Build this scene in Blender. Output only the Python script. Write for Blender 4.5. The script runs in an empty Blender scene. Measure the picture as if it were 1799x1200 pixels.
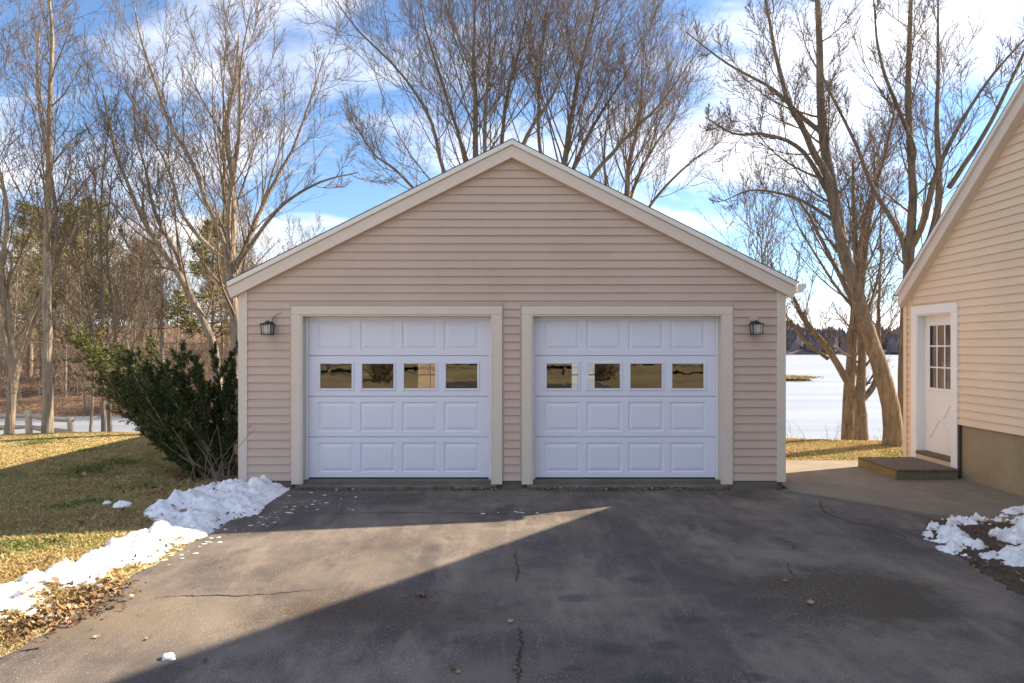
import bpy, bmesh, math, random
import numpy as np
from mathutils import Vector, noise as mnoise

random.seed(7)
scene = bpy.context.scene
COL = scene.collection
R = math.radians

# ------------------------------------------------------------------ camera
CAMZ = 1.837
cam_data = bpy.data.cameras.new("camera")
cam = bpy.data.objects.new("camera", cam_data)
COL.objects.link(cam)
cam.location = (0, 0, CAMZ)
cam.rotation_euler = (R(90), 0, 0)
cam_data.lens = 24.0
cam_data.sensor_width = 36.0
cam_data.shift_y = 10 / 1799
cam_data.clip_start = 0.05
cam_data.clip_end = 3000
scene.camera = cam

# ------------------------------------------------------------------ light
SUN = Vector((1.42, 0.59, 1.0)).normalized()      # towards the sun
sun_el = math.asin(SUN.z)
sun_az = math.atan2(SUN.x, SUN.y)
world = bpy.data.worlds.new("World")
scene.world = world
world.use_nodes = True
wn = world.node_tree.nodes
wl = world.node_tree.links
wn.clear()
w_out = wn.new("ShaderNodeOutputWorld")
w_bg = wn.new("ShaderNodeBackground")
w_bg.inputs[1].default_value = 0.078
sky = wn.new("ShaderNodeTexSky")
sky.sky_type = 'NISHITA'
sky.sun_disc = False
sky.sun_elevation = sun_el
sky.sun_rotation = sun_az
sky.air_density = 1.0
sky.dust_density = 0.15
sky.ozone_density = 5.0
tc = wn.new("ShaderNodeTexCoord")
sep = wn.new("ShaderNodeSeparateXYZ")
wl.new(tc.outputs["Generated"], sep.inputs[0])
zadd = wn.new("ShaderNodeMath"); zadd.operation = 'ADD'; zadd.inputs[1].default_value = 0.28
zmax = wn.new("ShaderNodeMath"); zmax.operation = 'MAXIMUM'; zmax.inputs[1].default_value = 0.0
wl.new(sep.outputs[2], zmax.inputs[0]); wl.new(zmax.outputs[0], zadd.inputs[0])
dx = wn.new("ShaderNodeMath"); dx.operation = 'DIVIDE'
dy = wn.new("ShaderNodeMath"); dy.operation = 'DIVIDE'
wl.new(sep.outputs[0], dx.inputs[0]); wl.new(zadd.outputs[0], dx.inputs[1])
wl.new(sep.outputs[1], dy.inputs[0]); wl.new(zadd.outputs[0], dy.inputs[1])
comb = wn.new("ShaderNodeCombineXYZ")
wl.new(dx.outputs[0], comb.inputs[0]); wl.new(dy.outputs[0], comb.inputs[1])
wmap = wn.new("ShaderNodeMapping")
wmap.inputs["Location"].default_value = (10.784, 13.557, 0)
wmap.inputs["Rotation"].default_value = (0, 0, R(-20))
wmap.inputs["Scale"].default_value = (1.0, 1.7, 1)
wl.new(comb.outputs[0], wmap.inputs[0])
cn = wn.new("ShaderNodeTexNoise")
cn.inputs["Scale"].default_value = 0.95
cn.inputs["Detail"].default_value = 9
cn.inputs["Roughness"].default_value = 0.55
cn.inputs["Distortion"].default_value = 0.25
wl.new(wmap.outputs[0], cn.inputs["Vector"])
cr = wn.new("ShaderNodeValToRGB")
cr.color_ramp.elements[0].position = 0.47
cr.color_ramp.elements[0].color = (0, 0, 0, 1)
cr.color_ramp.elements[1].position = 0.63
cr.color_ramp.elements[1].color = (1, 1, 1, 1)
wl.new(cn.outputs[0], cr.inputs[0])
wmix = wn.new("ShaderNodeMix"); wmix.data_type = 'RGBA'
wl.new(cr.outputs[0], wmix.inputs["Factor"])
wl.new(sky.outputs[0], wmix.inputs["A"])
wmix.inputs["B"].default_value = (7.6, 7.4, 7.4, 1)
wl.new(wmix.outputs["Result"], w_bg.inputs[0])
wl.new(w_bg.outputs[0], w_out.inputs[0])

sun_data = bpy.data.lights.new("sun", 'SUN')
sun_data.energy = 5.0
sun_data.angle = R(0.53)
sun_data.color = (1.0, 0.84, 0.62)
sun = bpy.data.objects.new("sun", sun_data)
COL.objects.link(sun)
sun.rotation_euler = (-SUN).to_track_quat('-Z', 'Y').to_euler()
sun.location = (30, 20, 30)

scene.view_settings.view_transform = 'Standard'
scene.view_settings.look = 'None'
scene.view_settings.exposure = 1.56
scene.view_settings.gamma = 1.0
scene.render.engine = 'CYCLES'
scene.cycles.max_bounces = 6
scene.cycles.use_denoising = True
scene.cycles.transparent_max_bounces = 12

# ------------------------------------------------------------------ helpers
def tag(o, label=None, cat=None, group=None, kind=None):
    if label: o["label"] = label
    if cat: o["category"] = cat
    if group: o["group"] = group
    if kind: o["kind"] = kind
    return o

def empty(name, loc=(0, 0, 0)):
    o = bpy.data.objects.new(name, None)
    o.empty_display_size = 0.2
    o.location = loc
    COL.objects.link(o)
    return o

def link(name, me, mat=None, parent=None, loc=None):
    o = bpy.data.objects.new(name, me)
    COL.objects.link(o)
    if mat is not None and len(me.materials) == 0:
        me.materials.append(mat)
    if parent is not None:
        o.parent = parent
        o.location = -parent.location if loc is None else loc
        bpy_off = parent
        # parts are modelled in world coordinates: undo every ancestor's offset
        if loc is None:
            off = Vector((0, 0, 0)); p = parent
            while p is not None:
                off += p.location; p = p.parent
            o.location = -off
    elif loc is not None:
        o.location = loc
    return o

def np_mesh(name, V, F, smooth=False):
    V = np.asarray(V, dtype=np.float32); F = np.asarray(F, dtype=np.int32)
    me = bpy.data.meshes.new(name)
    n, k = F.shape
    me.vertices.add(len(V)); me.vertices.foreach_set("co", V.ravel())
    me.loops.add(n * k); me.loops.foreach_set("vertex_index", F.ravel())
    me.polygons.add(n)
    me.polygons.foreach_set("loop_start", np.arange(0, n * k, k, dtype=np.int32))
    if smooth:
        me.polygons.foreach_set("use_smooth", np.ones(n, dtype=bool))
    me.update(calc_edges=True)
    return me

def py_mesh(name, V, F, smooth=False):
    me = bpy.data.meshes.new(name)
    me.from_pydata([tuple(v) for v in V], [], F)
    if smooth:
        me.polygons.foreach_set("use_smooth", [True] * len(me.polygons))
    me.update()
    return me

def box_mesh(name, x0, x1, y0, y1, z0, z1, bev=0.003):
    bm = bmesh.new()
    vs = [bm.verts.new(p) for p in ((x0,y0,z0),(x1,y0,z0),(x1,y1,z0),(x0,y1,z0),(x0,y0,z1),(x1,y0,z1),(x1,y1,z1),(x0,y1,z1))]
    for f in ((0,3,2,1),(4,5,6,7),(0,1,5,4),(1,2,6,5),(2,3,7,6),(3,0,4,7)):
        bm.faces.new([vs[i] for i in f])
    if bev:
        bmesh.ops.bevel(bm, geom=bm.edges[:], offset=bev, segments=1, affect='EDGES')
    me = bpy.data.meshes.new(name); bm.to_mesh(me); bm.free()
    return me

def box(name, x0, x1, y0, y1, z0, z1, mat, parent=None, bev=0.003):
    return link(name, box_mesh(name, x0, x1, y0, y1, z0, z1, bev), mat, parent)

def boxes(name, lst, mat, parent=None, bev=0.0):
    bm = bmesh.new()
    for (x0, x1, y0, y1, z0, z1) in lst:
        t = box_mesh("t", x0, x1, y0, y1, z0, z1, bev)
        bm.from_mesh(t); bpy.data.meshes.remove(t)
    me = bpy.data.meshes.new(name); bm.to_mesh(me); bm.free()
    return link(name, me, mat, parent)

def prism(name, poly, axis, a, b, mat, parent=None):
    """extrude 2D polygon: axis 'y': poly is (x,z) from y=a..b ; axis 'x': poly is (y,z)"""
    n = len(poly); V = []
    for d in (a, b):
        for (p, q) in poly:
            V.append((p, d, q) if axis == 'y' else (d, p, q))
    F = [list(range(n)), list(range(2*n-1, n-1, -1))] + [[i, (i+1) % n, n+(i+1) % n, n+i] for i in range(n)]
    me = py_mesh(name, V, F)
    bm = bmesh.new(); bm.from_mesh(me); bmesh.ops.recalc_face_normals(bm, faces=bm.faces[:]); bm.to_mesh(me); bm.free()
    return link(name, me, mat, parent)

def tube_arrays(P, Rd, S):
    N, K, _ = P.shape
    T = np.gradient(P, axis=1)
    T /= np.linalg.norm(T, axis=2, keepdims=True) + 1e-9
    m = P[:, -1] - P[:, 0]
    m = m / (np.linalg.norm(m, axis=1, keepdims=True) + 1e-9)
    ref = np.where(np.abs(m[:, 2:3]) > 0.8, np.array([[1., 0, 0]]), np.array([[0, 0, 1.]]))
    U = np.cross(T, ref[:, None, :]); U /= np.linalg.norm(U, axis=2, keepdims=True) + 1e-9
    W = np.cross(T, U)
    a = np.arange(S) * 2 * math.pi / S
    ring = (np.cos(a)[None, None, :, None] * U[:, :, None, :] + np.sin(a)[None, None, :, None] * W[:, :, None, :])
    V = (P[:, :, None, :] + ring * Rd[:, :, None, None]).reshape(-1, 3)
    n = np.arange(N)[:, None, None]; k = np.arange(K - 1)[None, :, None]; s = np.arange(S)[None, None, :]
    b = n * K * S + k * S
    F = np.stack([b + s, b + (s + 1) % S, b + S + (s + 1) % S, b + S + s], -1).reshape(-1, 4)
    return V, F

def cat(arrs):
    Vs, Fs, off = [], [], 0
    for V, F in arrs:
        Vs.append(V); Fs.append(F + off); off += len(V)
    return np.concatenate(Vs), np.concatenate(Fs)

def spline(pts, K):
    """Catmull-Rom through pts (n,d) -> (K,d)"""
    p = np.asarray(pts, float); n = len(p)
    q = np.vstack([2*p[0]-p[1], p, 2*p[-1]-p[-2]])
    t = np.linspace(0, n-1-1e-6, K); i = t.astype(int); u = (t-i)[:, None]
    a, b, c, d = q[i], q[i+1], q[i+2], q[i+3]
    return 0.5*((2*b)+(c-a)*u+(2*a-5*b+4*c-d)*u*u+(3*b-a-3*c+d)*u**3)

def fbm(x, y, z=0.0, o=4):
    return mnoise.fractal(Vector((x, y, z)), 0.6, 2.1, o)

# ------------------------------------------------------------------ materials
class NT:
    def __init__(self, name):
        self.m = bpy.data.materials.new(name); self.m.use_nodes = True
        self.n = self.m.node_tree.nodes; self.l = self.m.node_tree.links
        self.b = self.n["Principled BSDF"]
        self.tc = self.n.new("ShaderNodeTexCoord")
        self.geo = self.n.new("ShaderNodeNewGeometry")
    def pos(self, scale=(1, 1, 1), loc=(0, 0, 0)):
        mp = self.n.new("ShaderNodeMapping")
        mp.inputs["Scale"].default_value = scale; mp.inputs["Location"].default_value = loc
        self.l.new(self.geo.outputs["Position"], mp.inputs[0])
        return mp.outputs[0]
    def noise(self, scale, detail=4, rough=0.55, vec=None, dist=0.0):
        t = self.n.new("ShaderNodeTexNoise")
        t.inputs["Scale"].default_value = scale; t.inputs["Detail"].default_value = detail
        t.inputs["Roughness"].default_value = rough; t.inputs["Distortion"].default_value = dist
        self.l.new(vec if vec is not None else self.pos(), t.inputs["Vector"])
        return t.outputs[0]
    def voronoi(self, scale, vec=None, feature='F1', out="Distance"):
        t = self.n.new("ShaderNodeTexVoronoi"); t.feature = feature
        t.inputs["Scale"].default_value = scale
        self.l.new(vec if vec is not None else self.pos(), t.inputs["Vector"])
        return t.outputs[out]
    def ramp(self, fac, *stops):
        r = self.n.new("ShaderNodeValToRGB"); e = r.color_ramp.elements
        while len(e) < len(stops): e.new(0.5)
        for el, (p, c) in zip(e, stops):
            el.position = p
            el.color = (c, c, c, 1) if isinstance(c, (int, float)) else (*c, 1)
        self.l.new(fac, r.inputs[0])
        return r.outputs[0]
    def mix(self, fac, a, b, mode='MIX'):
        m = self.n.new("ShaderNodeMix"); m.data_type = 'RGBA'; m.blend_type = mode
        for s, v in (("Factor", fac), ("A", a), ("B", b)):
            if isinstance(v, (int, float)): m.inputs[s].default_value = v if s == "Factor" else (v, v, v, 1)
            elif isinstance(v, tuple): m.inputs[s].default_value = (*v, 1)
            else: self.l.new(v, m.inputs[s])
        return m.outputs["Result"]
    def math(self, op, a, b=0.0):
        m = self.n.new("ShaderNodeMath"); m.operation = op
        for i, v in enumerate((a, b)):
            if isinstance(v, (int, float)): m.inputs[i].default_value = v
            else: self.l.new(v, m.inputs[i])
        return m.outputs[0]
    def blob(self, cx, cy, rx, ry, soft=0.4):
        """1 inside an ellipse in plan, with noisy edge"""
        v = self.pos((1/rx, 1/ry, 0), (-cx/rx, -cy/ry, 0))
        ln = self.n.new("ShaderNodeVectorMath"); ln.operation = 'LENGTH'
        self.l.new(v, ln.inputs[0])
        d = self.math('ADD', ln.outputs["Value"], self.math('MULTIPLY', self.math('SUBTRACT', self.noise(2.5, 5, .65), 0.5), 1.3))
        return self.ramp(d, (max(0, 1-soft), 1.0), (1.0, 0.0))
    def color(self, c):
        if isinstance(c, tuple): self.b.inputs["Base Color"].default_value = (*c, 1)
        else: self.l.new(c, self.b.inputs["Base Color"])
        return self
    def rough(self, r):
        if isinstance(r, (int, float)): self.b.inputs["Roughness"].default_value = r
        else: self.l.new(r, self.b.inputs["Roughness"])
        return self
    def bump(self, h, strength=0.3, dist=0.01):
        b = self.n.new("ShaderNodeBump")
        b.inputs["Strength"].default_value = strength; b.inputs["Distance"].default_value = dist
        self.l.new(h, b.inputs["Height"]); self.l.new(b.outputs[0], self.b.inputs["Normal"])
        return self
    def spec(self, v):
        self.b.inputs["Specular IOR Level"].default_value = v
        return self

def m_siding(name, c, seedloc):
    t = NT(name)
    big = t.noise(0.8, 5, .6, t.pos((1, 1, .35), seedloc))
    streak = t.noise(7, 4, .6, t.pos((1, 1, .08), seedloc))
    dirt = t.ramp(t.noise(1.6, 6, .65, t.pos((1, 1, 1.5), seedloc)), (0.52, 0.0), (0.75, 1.0))
    col = t.mix(t.ramp(big, (.3, 0.0), (.7, 1.0)), tuple(v*.93 for v in c), tuple(v*1.05 for v in c))
    col = t.mix(t.math('MULTIPLY', t.ramp(streak, (.5, 0.0), (.75, 1.0)), .10), col, tuple(v*.7 for v in c))
    col = t.mix(t.math('MULTIPLY', dirt, .14), col, (c[0]*.62, c[1]*.6, c[2]*.55))
    oi = t.n.new("ShaderNodeObjectInfo")
    col = t.mix(t.math('MULTIPLY', oi.outputs["Random"], .09), col, tuple(v*.5 for v in c))
    t.color(col).rough(.52).bump(t.noise(60, 3, .6, t.pos((.06, .06, 1))), .10, .002)
    return t.m
M = {}
M['siding'] = m_siding("vinyl_siding", (.505, .385, .315), (0, 0, 0))
M['siding_house'] = m_siding("house_siding", (.70, .555, .405), (5, 3, 1))  # bounced light put into the base colour: lighter and yellower than the garage siding
def m_paint(name, c, var=.05, rough=.5, dirt=0.12):
    t = NT(name)
    n = t.noise(3, 5, .6)
    col = t.mix(n, tuple(v*(1-var) for v in c), tuple(min(1, v*(1+var)) for v in c))
    d = t.ramp(t.noise(9, 6, .7, t.pos((1, 1, .4))), (.55, 0.0), (.8, 1.0))
    col = t.mix(t.math('MULTIPLY', d, dirt), col, (c[0]*.5, c[1]*.47, c[2]*.4))
    t.color(col).rough(rough)
    return t.m
M['trim'] = m_paint("cream_trim", (.62, .53, .46))
M['white'] = m_paint("white_trim", (.76, .75, .74), .03)
M['door'] = m_paint("white_door_steel", (.66, .67, .77), .025, .42, .06)
M['jamb'] = m_paint("weather_strip", (.70, .70, .72), .03)
M['rubber'] = NT("black_rubber").color((.015, .015, .016)).rough(.7).m
M['black'] = NT("black_iron").color((.014, .013, .013)).rough(.45).m
M['alu'] = m_paint("gutter_paint", (.68, .66, .63), .03)
M['brownpipe'] = NT("brown_strip").color((.055, .034, .028)).rough(.6).m
M['gap'] = NT("dark_joint").color((.012, .011, .010)).rough(1).m
t = NT("crack_dirt"); t.color(t.mix(t.noise(30, 4, .7), (.016, .013, .011), (.075, .058, .04))).rough(1); M['crackfill'] = t.m
t = NT("roof_shingle"); t.color(t.mix(t.noise(40, 4), (.02, .02, .024), (.06, .06, .065))).rough(.9).bump(t.noise(120, 3), .5, .005); M['shingle'] = t.m
t = NT("interior"); t.color(t.mix(t.noise(2, 3), (.10, .085, .07), (.16, .13, .11))).rough(.9); M['interior'] = t.m
t = NT("frosted_glass"); t.color((.72, .71, .66)).rough(.4); t.b.inputs["Transmission Weight"].default_value = .35; M['frost'] = t.m
# concrete
def m_concrete(name, c, moss):
    t = NT(name)
    n = t.noise(3, 8, .65); f = t.noise(60, 4, .7)
    col = t.mix(n, tuple(v*.6 for v in c), tuple(v*1.2 for v in c))
    col = t.mix(t.math('MULTIPLY', f, .35), col, tuple(v*.55 for v in c))
    col = t.mix(t.ramp(t.noise(1.8, 6, .7, t.pos((1, 1, 1.6))), (.45, 0.0), (.7, .75)), col, moss)
    t.color(col).rough(.88).bump(t.mix(.5, f, n), .35, .008)
    return t.m
M['foundation'] = m_concrete("foundation_concrete", (.36, .28, .175), (.24, .18, .07))
M['sill'] = m_concrete("old_concrete", (.17, .15, .125), (.06, .06, .03))
M['walk'] = m_concrete("walk_concrete", (.24, .20, .155), (.13, .105, .075))
# window glass: reflective pane one can look through
def m_glass(name, refl):
    m = bpy.data.materials.new(name); m.use_nodes = True
    n = m.node_tree.nodes; l = m.node_tree.links; n.clear()
    o = n.new("ShaderNodeOutputMaterial"); mx = n.new("ShaderNodeMixShader")
    tr = n.new("ShaderNodeBsdfTransparent"); gl = n.new("ShaderNodeBsdfGlossy")
    tr.inputs[0].default_value = (.42, .43, .42, 1)
    gl.inputs["Roughness"].default_value = 0.004; gl.inputs["Color"].default_value = (.95, .93, .9, 1)
    fr = n.new("ShaderNodeFresnel"); fr.inputs[0].default_value = 1.5
    gp_ = n.new("ShaderNodeNewGeometry"); nz_ = n.new("ShaderNodeTexNoise"); nz_.inputs["Scale"].default_value = 5
    bp_ = n.new("ShaderNodeBump"); bp_.inputs["Strength"].default_value = .02; bp_.inputs["Distance"].default_value = .02
    l.new(gp_.outputs["Position"], nz_.inputs["Vector"]); l.new(nz_.outputs[0], bp_.inputs["Height"]); l.new(bp_.outputs[0], gl.inputs["Normal"])
    ad = n.new("ShaderNodeMath"); ad.operation = 'ADD'; ad.inputs[1].default_value = refl
    l.new(fr.outputs[0], ad.inputs[0]); l.new(ad.outputs[0], mx.inputs[0])
    l.new(tr.outputs[0], mx.inputs[1]); l.new(gl.outputs[0], mx.inputs[2]); l.new(mx.outputs[0], o.inputs[0])
    return m
M['glass'] = m_glass("window_glass", .075)
M['glass_house'] = m_glass("door_glass", 0.0)
# bark
def m_bark(name, c1, c2, lichen=0.0, sc=14):
    t = NT(name)
    n = t.noise(sc, 6, .7, t.pos((1, 1, .22)))
    col = t.mix(t.ramp(n, (.3, 0.0), (.7, 1.0)), c1, c2)
    if lichen:
        sp = t.ramp(t.noise(7, 4, .6), (.60, 0.0), (.68, 1.0))
        col = t.mix(t.math('MULTIPLY', sp, lichen), col, (.30, .30, .19))
    t.color(col).rough(.95).spec(.2)
    w = t.n.new("ShaderNodeTexWave"); w.inputs["Scale"].default_value = 9; w.inputs["Distortion"].default_value = 9
    w.inputs["Detail"].default_value = 4
    t.l.new(t.pos((1, 1, .12)), w.inputs["Vector"])
    t.bump(t.mix(.5, w.outputs[0], n), .7, .018)
    return t.m
M['bark'] = m_bark("maple_bark", (.10, .076, .055), (.29, .23, .17), .6)
M['bark_grey'] = m_bark("grey_bark", (.15, .12, .095), (.38, .31, .24), .25)
t = NT("twig_bark"); t.color(t.mix(t.noise(3, 3), (.12, .088, .065), (.25, .19, .142))).rough(.9).spec(.2); M['twig'] = t.m
t = NT("weathered_rail"); t.color(t.mix(t.noise(12, 5, .65), (.38, .31, .23), (.66, .56, .44))).rough(.9).bump(t.noise(30, 4, .6), .5, .01); M['rail'] = t.m
# step boards
t = NT("weathered_deck")
t.color(t.mix(t.noise(5, 6, .7, t.pos((3, .6, 1))), (.075, .058, .04), (.19, .15, .10))).rough(.85).bump(t.noise(50, 4, .6, t.pos((4, .5, 4))), .4, .004); M['deck'] = t.m
t = NT("mossy_deck"); t.color(t.mix(t.noise(9, 6, .7), (.09, .075, .025), (.27, .215, .08))).rough(.9).bump(t.noise(50, 4, .6), .4, .004); M['deck_moss'] = t.m
# asphalt
t = NT("asphalt")
big = t.noise(.55, 6, .6, None, .4); mid = t.noise(2.2, 6, .65); grit = t.noise(110, 3, .75)
col = t.mix(t.ramp(big, (.36, 0.0), (.64, 1.0)), (.062, .049, .048), (.20, .164, .132))
col = t.mix(t.math('MULTIPLY', t.ramp(mid, (.44, 0.0), (.66, 1.0)), .6), col, (.045, .037, .038))
pale = t.ramp(t.noise(1.6, 8, .72, t.pos((1, .4, 1), (4, 2, 0))), (.50, 0.0), (.66, .7))
col = t.mix(pale, col, (.27, .225, .18))
strk = t.ramp(t.noise(9, 6, .7, t.pos((1, .05, 1), (2, 0, 0))), (.52, 0.0), (.72, .45))
col = t.mix(strk, col, (.22, .185, .155))
col = t.mix(t.math('MULTIPLY', t.blob(2.55, 5.1, .95, .7), .9), col, (.062, .043, .026))
col = t.mix(t.math('MULTIPLY', t.blob(-1.05, 4.75, 1.1, .5, .7), .9), col, (.068, .046, .029))
col = t.mix(t.math('MULTIPLY', t.blob(-2.6, 4.6, .9, .6, .8), .7), col, (.19, .145, .095))
for (bx_, by_, br_) in ((.62, 4.15, .17), (.95, 4.2, .13), (.75, 3.72, .2), (1.2, 4.6, .12), (.45, 5.0, .13), (1.35, 3.8, .1), (1.0, 5.4, .14), (.35, 3.9, .07), (1.55, 4.35, .09)):
    col = t.mix(t.math('MULTIPLY', t.blob(bx_, by_, br_, br_*.7, .5), .6), col, (.03, .028, .031))
specks = t.ramp(t.voronoi(60, None), (.12, 1.0), (.30, 0.0))
patchy = t.ramp(t.noise(1.3, 7, .7, t.pos((1, .6, 1), (9, 4, 0))), (.40, .12), (.60, 1.0))
col = t.mix(t.math('MULTIPLY', t.math('MULTIPLY', specks, patchy), .9), col, (.40, .33, .27))
col = t.mix(t.math('MULTIPLY', t.ramp(grit, (.48, 0.0), (.66, 1.0)), .7), col, (.026, .023, .023))
t.color(col).rough(.82).bump(t.mix(.5, grit, specks), .45, .006)
M['asphalt'] = t.m
# ground / lawns / leaf floor
t = NT("lawn_soil")
n1 = t.noise(.7, 8, .7); n2 = t.noise(25, 5, .7)
lawn = t.mix(t.ramp(n1, (.35, 0.0), (.65, 1.0)), (.58, .45, .23), (.44, .38, .17))
lawn = t.mix(t.math('MULTIPLY', n2, .6), lawn, (.26, .19, .095))
leaf = t.mix(t.ramp(t.noise(6, 7, .75), (.35, 0.0), (.68, 1.0)), (.07, .04, .022), (.27, .155, .085))
leaf = t.mix(t.ramp(t.voronoi(14), (.1, .5), (.5, 0.0)), leaf, (.36, .22, .13))
sp = t.n.new("ShaderNodeSeparateXYZ"); t.l.new(t.geo.outputs["Position"], sp.inputs[0])
far = t.ramp(t.math('MULTIPLY', sp.outputs[1], .02), (.40, 0.0), (.46, 1.0))
lawn = t.mix(t.math('MULTIPLY', t.ramp(t.noise(.16, 5, .65, t.pos((1, 1, 1), (3, 8, 0))), (.42, 0.0), (.60, 1.0)), .55), lawn, (.13, .10, .045))
t.color(t.mix(far, lawn, leaf)).rough(.95).bump(n2, .8, .03)
M['ground'] = t.m
t = NT("mulch"); t.color(t.mix(t.ramp(t.noise(35, 6, .75), (.35, 0.0), (.7, 1.0)), (.035, .023, .015), (.15, .10, .062))).rough(.95).bump(t.noise(60, 5, .7), 1, .02); M['mulch'] = t.m
def m_attr(name, attr, stops, rough=.8, trans=0.0):
    t = NT(name)
    a = t.n.new("ShaderNodeAttribute"); a.attribute_name = attr
    c = t.ramp(a.outputs["Fac"], *stops)
    t.color(c).rough(rough).spec(.2)
    if trans:
        t.b.inputs["Subsurface Weight"].default_value = 0
    return t.m
M['grass'] = m_attr("dormant_grass", "rnd", [(0, (.58, .43, .20)), (.4, (.76, .61, .32)), (.68, (.62, .52, .23)), (.88, (.37, .38, .13)), (1, (.20, .25, .08))])
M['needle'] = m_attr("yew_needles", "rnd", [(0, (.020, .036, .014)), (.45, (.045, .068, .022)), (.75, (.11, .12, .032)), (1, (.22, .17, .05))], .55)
M['pine'] = m_attr("pine_needles", "rnd", [(0, (.08, .10, .03)), (.5, (.19, .19, .06)), (1, (.36, .29, .10))], .7)
M['leaf'] = m_attr("dead_leaves", "rnd", [(0, (.07, .04, .024)), (.4, (.16, .095, .05)), (.75, (.28, .17, .085)), (1, (.44, .31, .19))], .8)
t = NT("snow")
dn = t.ramp(t.noise(6, 7, .7), (.47, 0.0), (.75, .8))
t.color(t.mix(dn, (.86, .87, .90), (.42, .37, .31))).rough(.6)
t.b.inputs["Subsurface Weight"].default_value = .25; t.b.inputs["Subsurface Radius"].default_value = (.05, .06, .07)
t.b.inputs["Subsurface Scale"].default_value = .3
t.bump(t.noise(60, 6, .7), .7, .012); M['snow'] = t.m
t = NT("lake_ice")
v = t.pos((.05, .35, 1))
t.color(t.mix(t.ramp(t.noise(1, 6, .6, v), (.35, 0.0), (.65, 1.0)), (.20, .225, .27), (.30, .32, .36))).rough(.45); M['ice'] = t.m
t = NT("far_woods"); t.color(t.mix(t.noise(.9, 6, .7), (.085, .082, .10), (.19, .17, .175))).rough(1).spec(0); M['farwood'] = t.m
t = NT("road"); t.color(t.mix(t.noise(2, 5), (.09, .088, .088), (.13, .125, .12))).rough(.9); M['road'] = t.m

# ------------------------------------------------------------------ terrain
def sstep(a, b, x):
    u = np.clip((x - a) / (b - a), 0, 1); return u*u*(3-2*u)
LAKE = -1.0
rngT = np.random.default_rng(3)
def ground_np(x, y):
    z = 0.05*np.sin(x*.9+1)*np.sin(y*.7) * sstep(3.2, 5, np.abs(x+.3)) * .8
    z = z + .05*(1-sstep(-3.5, -3.05, x))
    flat = sstep(-3.15, -2.85, x)*(1-sstep(7.5, 8.5, x))*(1-sstep(10.9, 11.1, y))
    z = z*(1-flat) - .03*flat
    crest = 13.6 + .5*np.sin(x*.6)
    z = z - 1.55*sstep(crest, crest+4.5, y)
    bank = 1-sstep(-4., 4., x)
    yb = 26.5 + 1.2*np.sin(x*.21)
    rise = sstep(yb-1, yb+2.5, y)*.75 + np.clip(y-yb-1, 0, 28)*.105 + np.clip(y-yb-29, 0, 100)*.05
    z = z + bank*rise
    z = z + np.clip(-14-y, 0, 60)*.012
    return z
ux = np.concatenate([np.linspace(-150, -16, 34)[:-1], np.linspace(-16, 12, 141), np.linspace(12, 150, 30)[1:]])
uy = np.concatenate([np.linspace(-110, 0, 40)[:-1], np.linspace(0, 20, 101), np.linspace(20, 60, 50)[1:], np.linspace(60, 140, 18)[1:]])
GX, GY = np.meshgrid(ux, uy)
GZ = ground_np(GX, GY)
bump = np.array([mnoise.noise(Vector((a*.35, b*.35, 3))) for a, b in zip(GX.ravel(), GY.ravel())]).reshape(GX.shape)
GZ = GZ + bump*.25*sstep(24, 32, GY)
nx, ny = len(ux), len(uy)
ii, jj = np.meshgrid(np.arange(nx-1), np.arange(ny-1))
b0 = (jj*nx+ii).ravel()
o = link("ground", np_mesh("ground", np.stack([GX, GY, GZ], -1).reshape(-1, 3), np.stack([b0, b0+1, b0+nx+1, b0+nx], -1), True), M['ground'])
tag(o, kind="structure")
o = link("frozen_lake", py_mesh("frozen_lake", [(-160, 14, LAKE), (900, 14, LAKE), (900, 1200, LAKE), (-160, 1200, LAKE)], [[0, 1, 2, 3]]), M['ice'])
tag(o, kind="structure")

# far shore hills and their woods beyond the lake
V, F = [], []
hx = np.linspace(-60, 700, 150)
prof = [(0, -1.2), (6, .3), (40, 1), (90, 1)]
for i, x in enumerate(hx):
    hgt = 5.5 + 5.5*(fbm(x*.008, 1.0)+.3) + 3*math.exp(-((x-60)/50)**2)
    for (d, s) in prof:
        V.append((x, 235 + 22*math.sin(x*.013) + d, -1.2 if s < 0 else hgt*s*(.55 if d == 6 else 1)))
F = [[i*4+k, (i+1)*4+k, (i+1)*4+k+1, i*4+k+1] for i in range(len(hx)-1) for k in range(3)]
o = link("far_hills", py_mesh("far_hills", V, F, True), M['farwood']); tag(o, kind="structure")
rng = np.random.default_rng(11)
n = 5000
fx = rng.uniform(-40, 420, n); fd = rng.uniform(0, 60, n)
fy = 235+22*np.sin(fx*.013)+fd
fh = np.array([5.5+5.5*(fbm(a*.008, 1.0)+.3)+3*math.exp(-((a-60)/50)**2) for a in fx])*np.clip(fd/40, .12, 1)
hh = rng.uniform(3, 6.5, n); ww = rng.uniform(.9, 2.2, n)
a = rng.uniform(0, 3.14, n)
Vw = []
for s, zz in ((-1, 0), (1, 0), (.7, .6), (0, 1), (-.7, .6)):
    Vw.append(np.stack([fx+s*ww*np.cos(a), fy+s*ww*np.sin(a), fh-.8+hh*zz], -1))
Vw = np.stack(Vw, 1).reshape(-1, 3)
o = link("far_woods", np_mesh("far_woods", Vw, np.arange(n*5).reshape(-1, 5)), M['farwood'])
tag(o, "bare grey woods along the far shore of the lake", "woods", kind="stuff")

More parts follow.
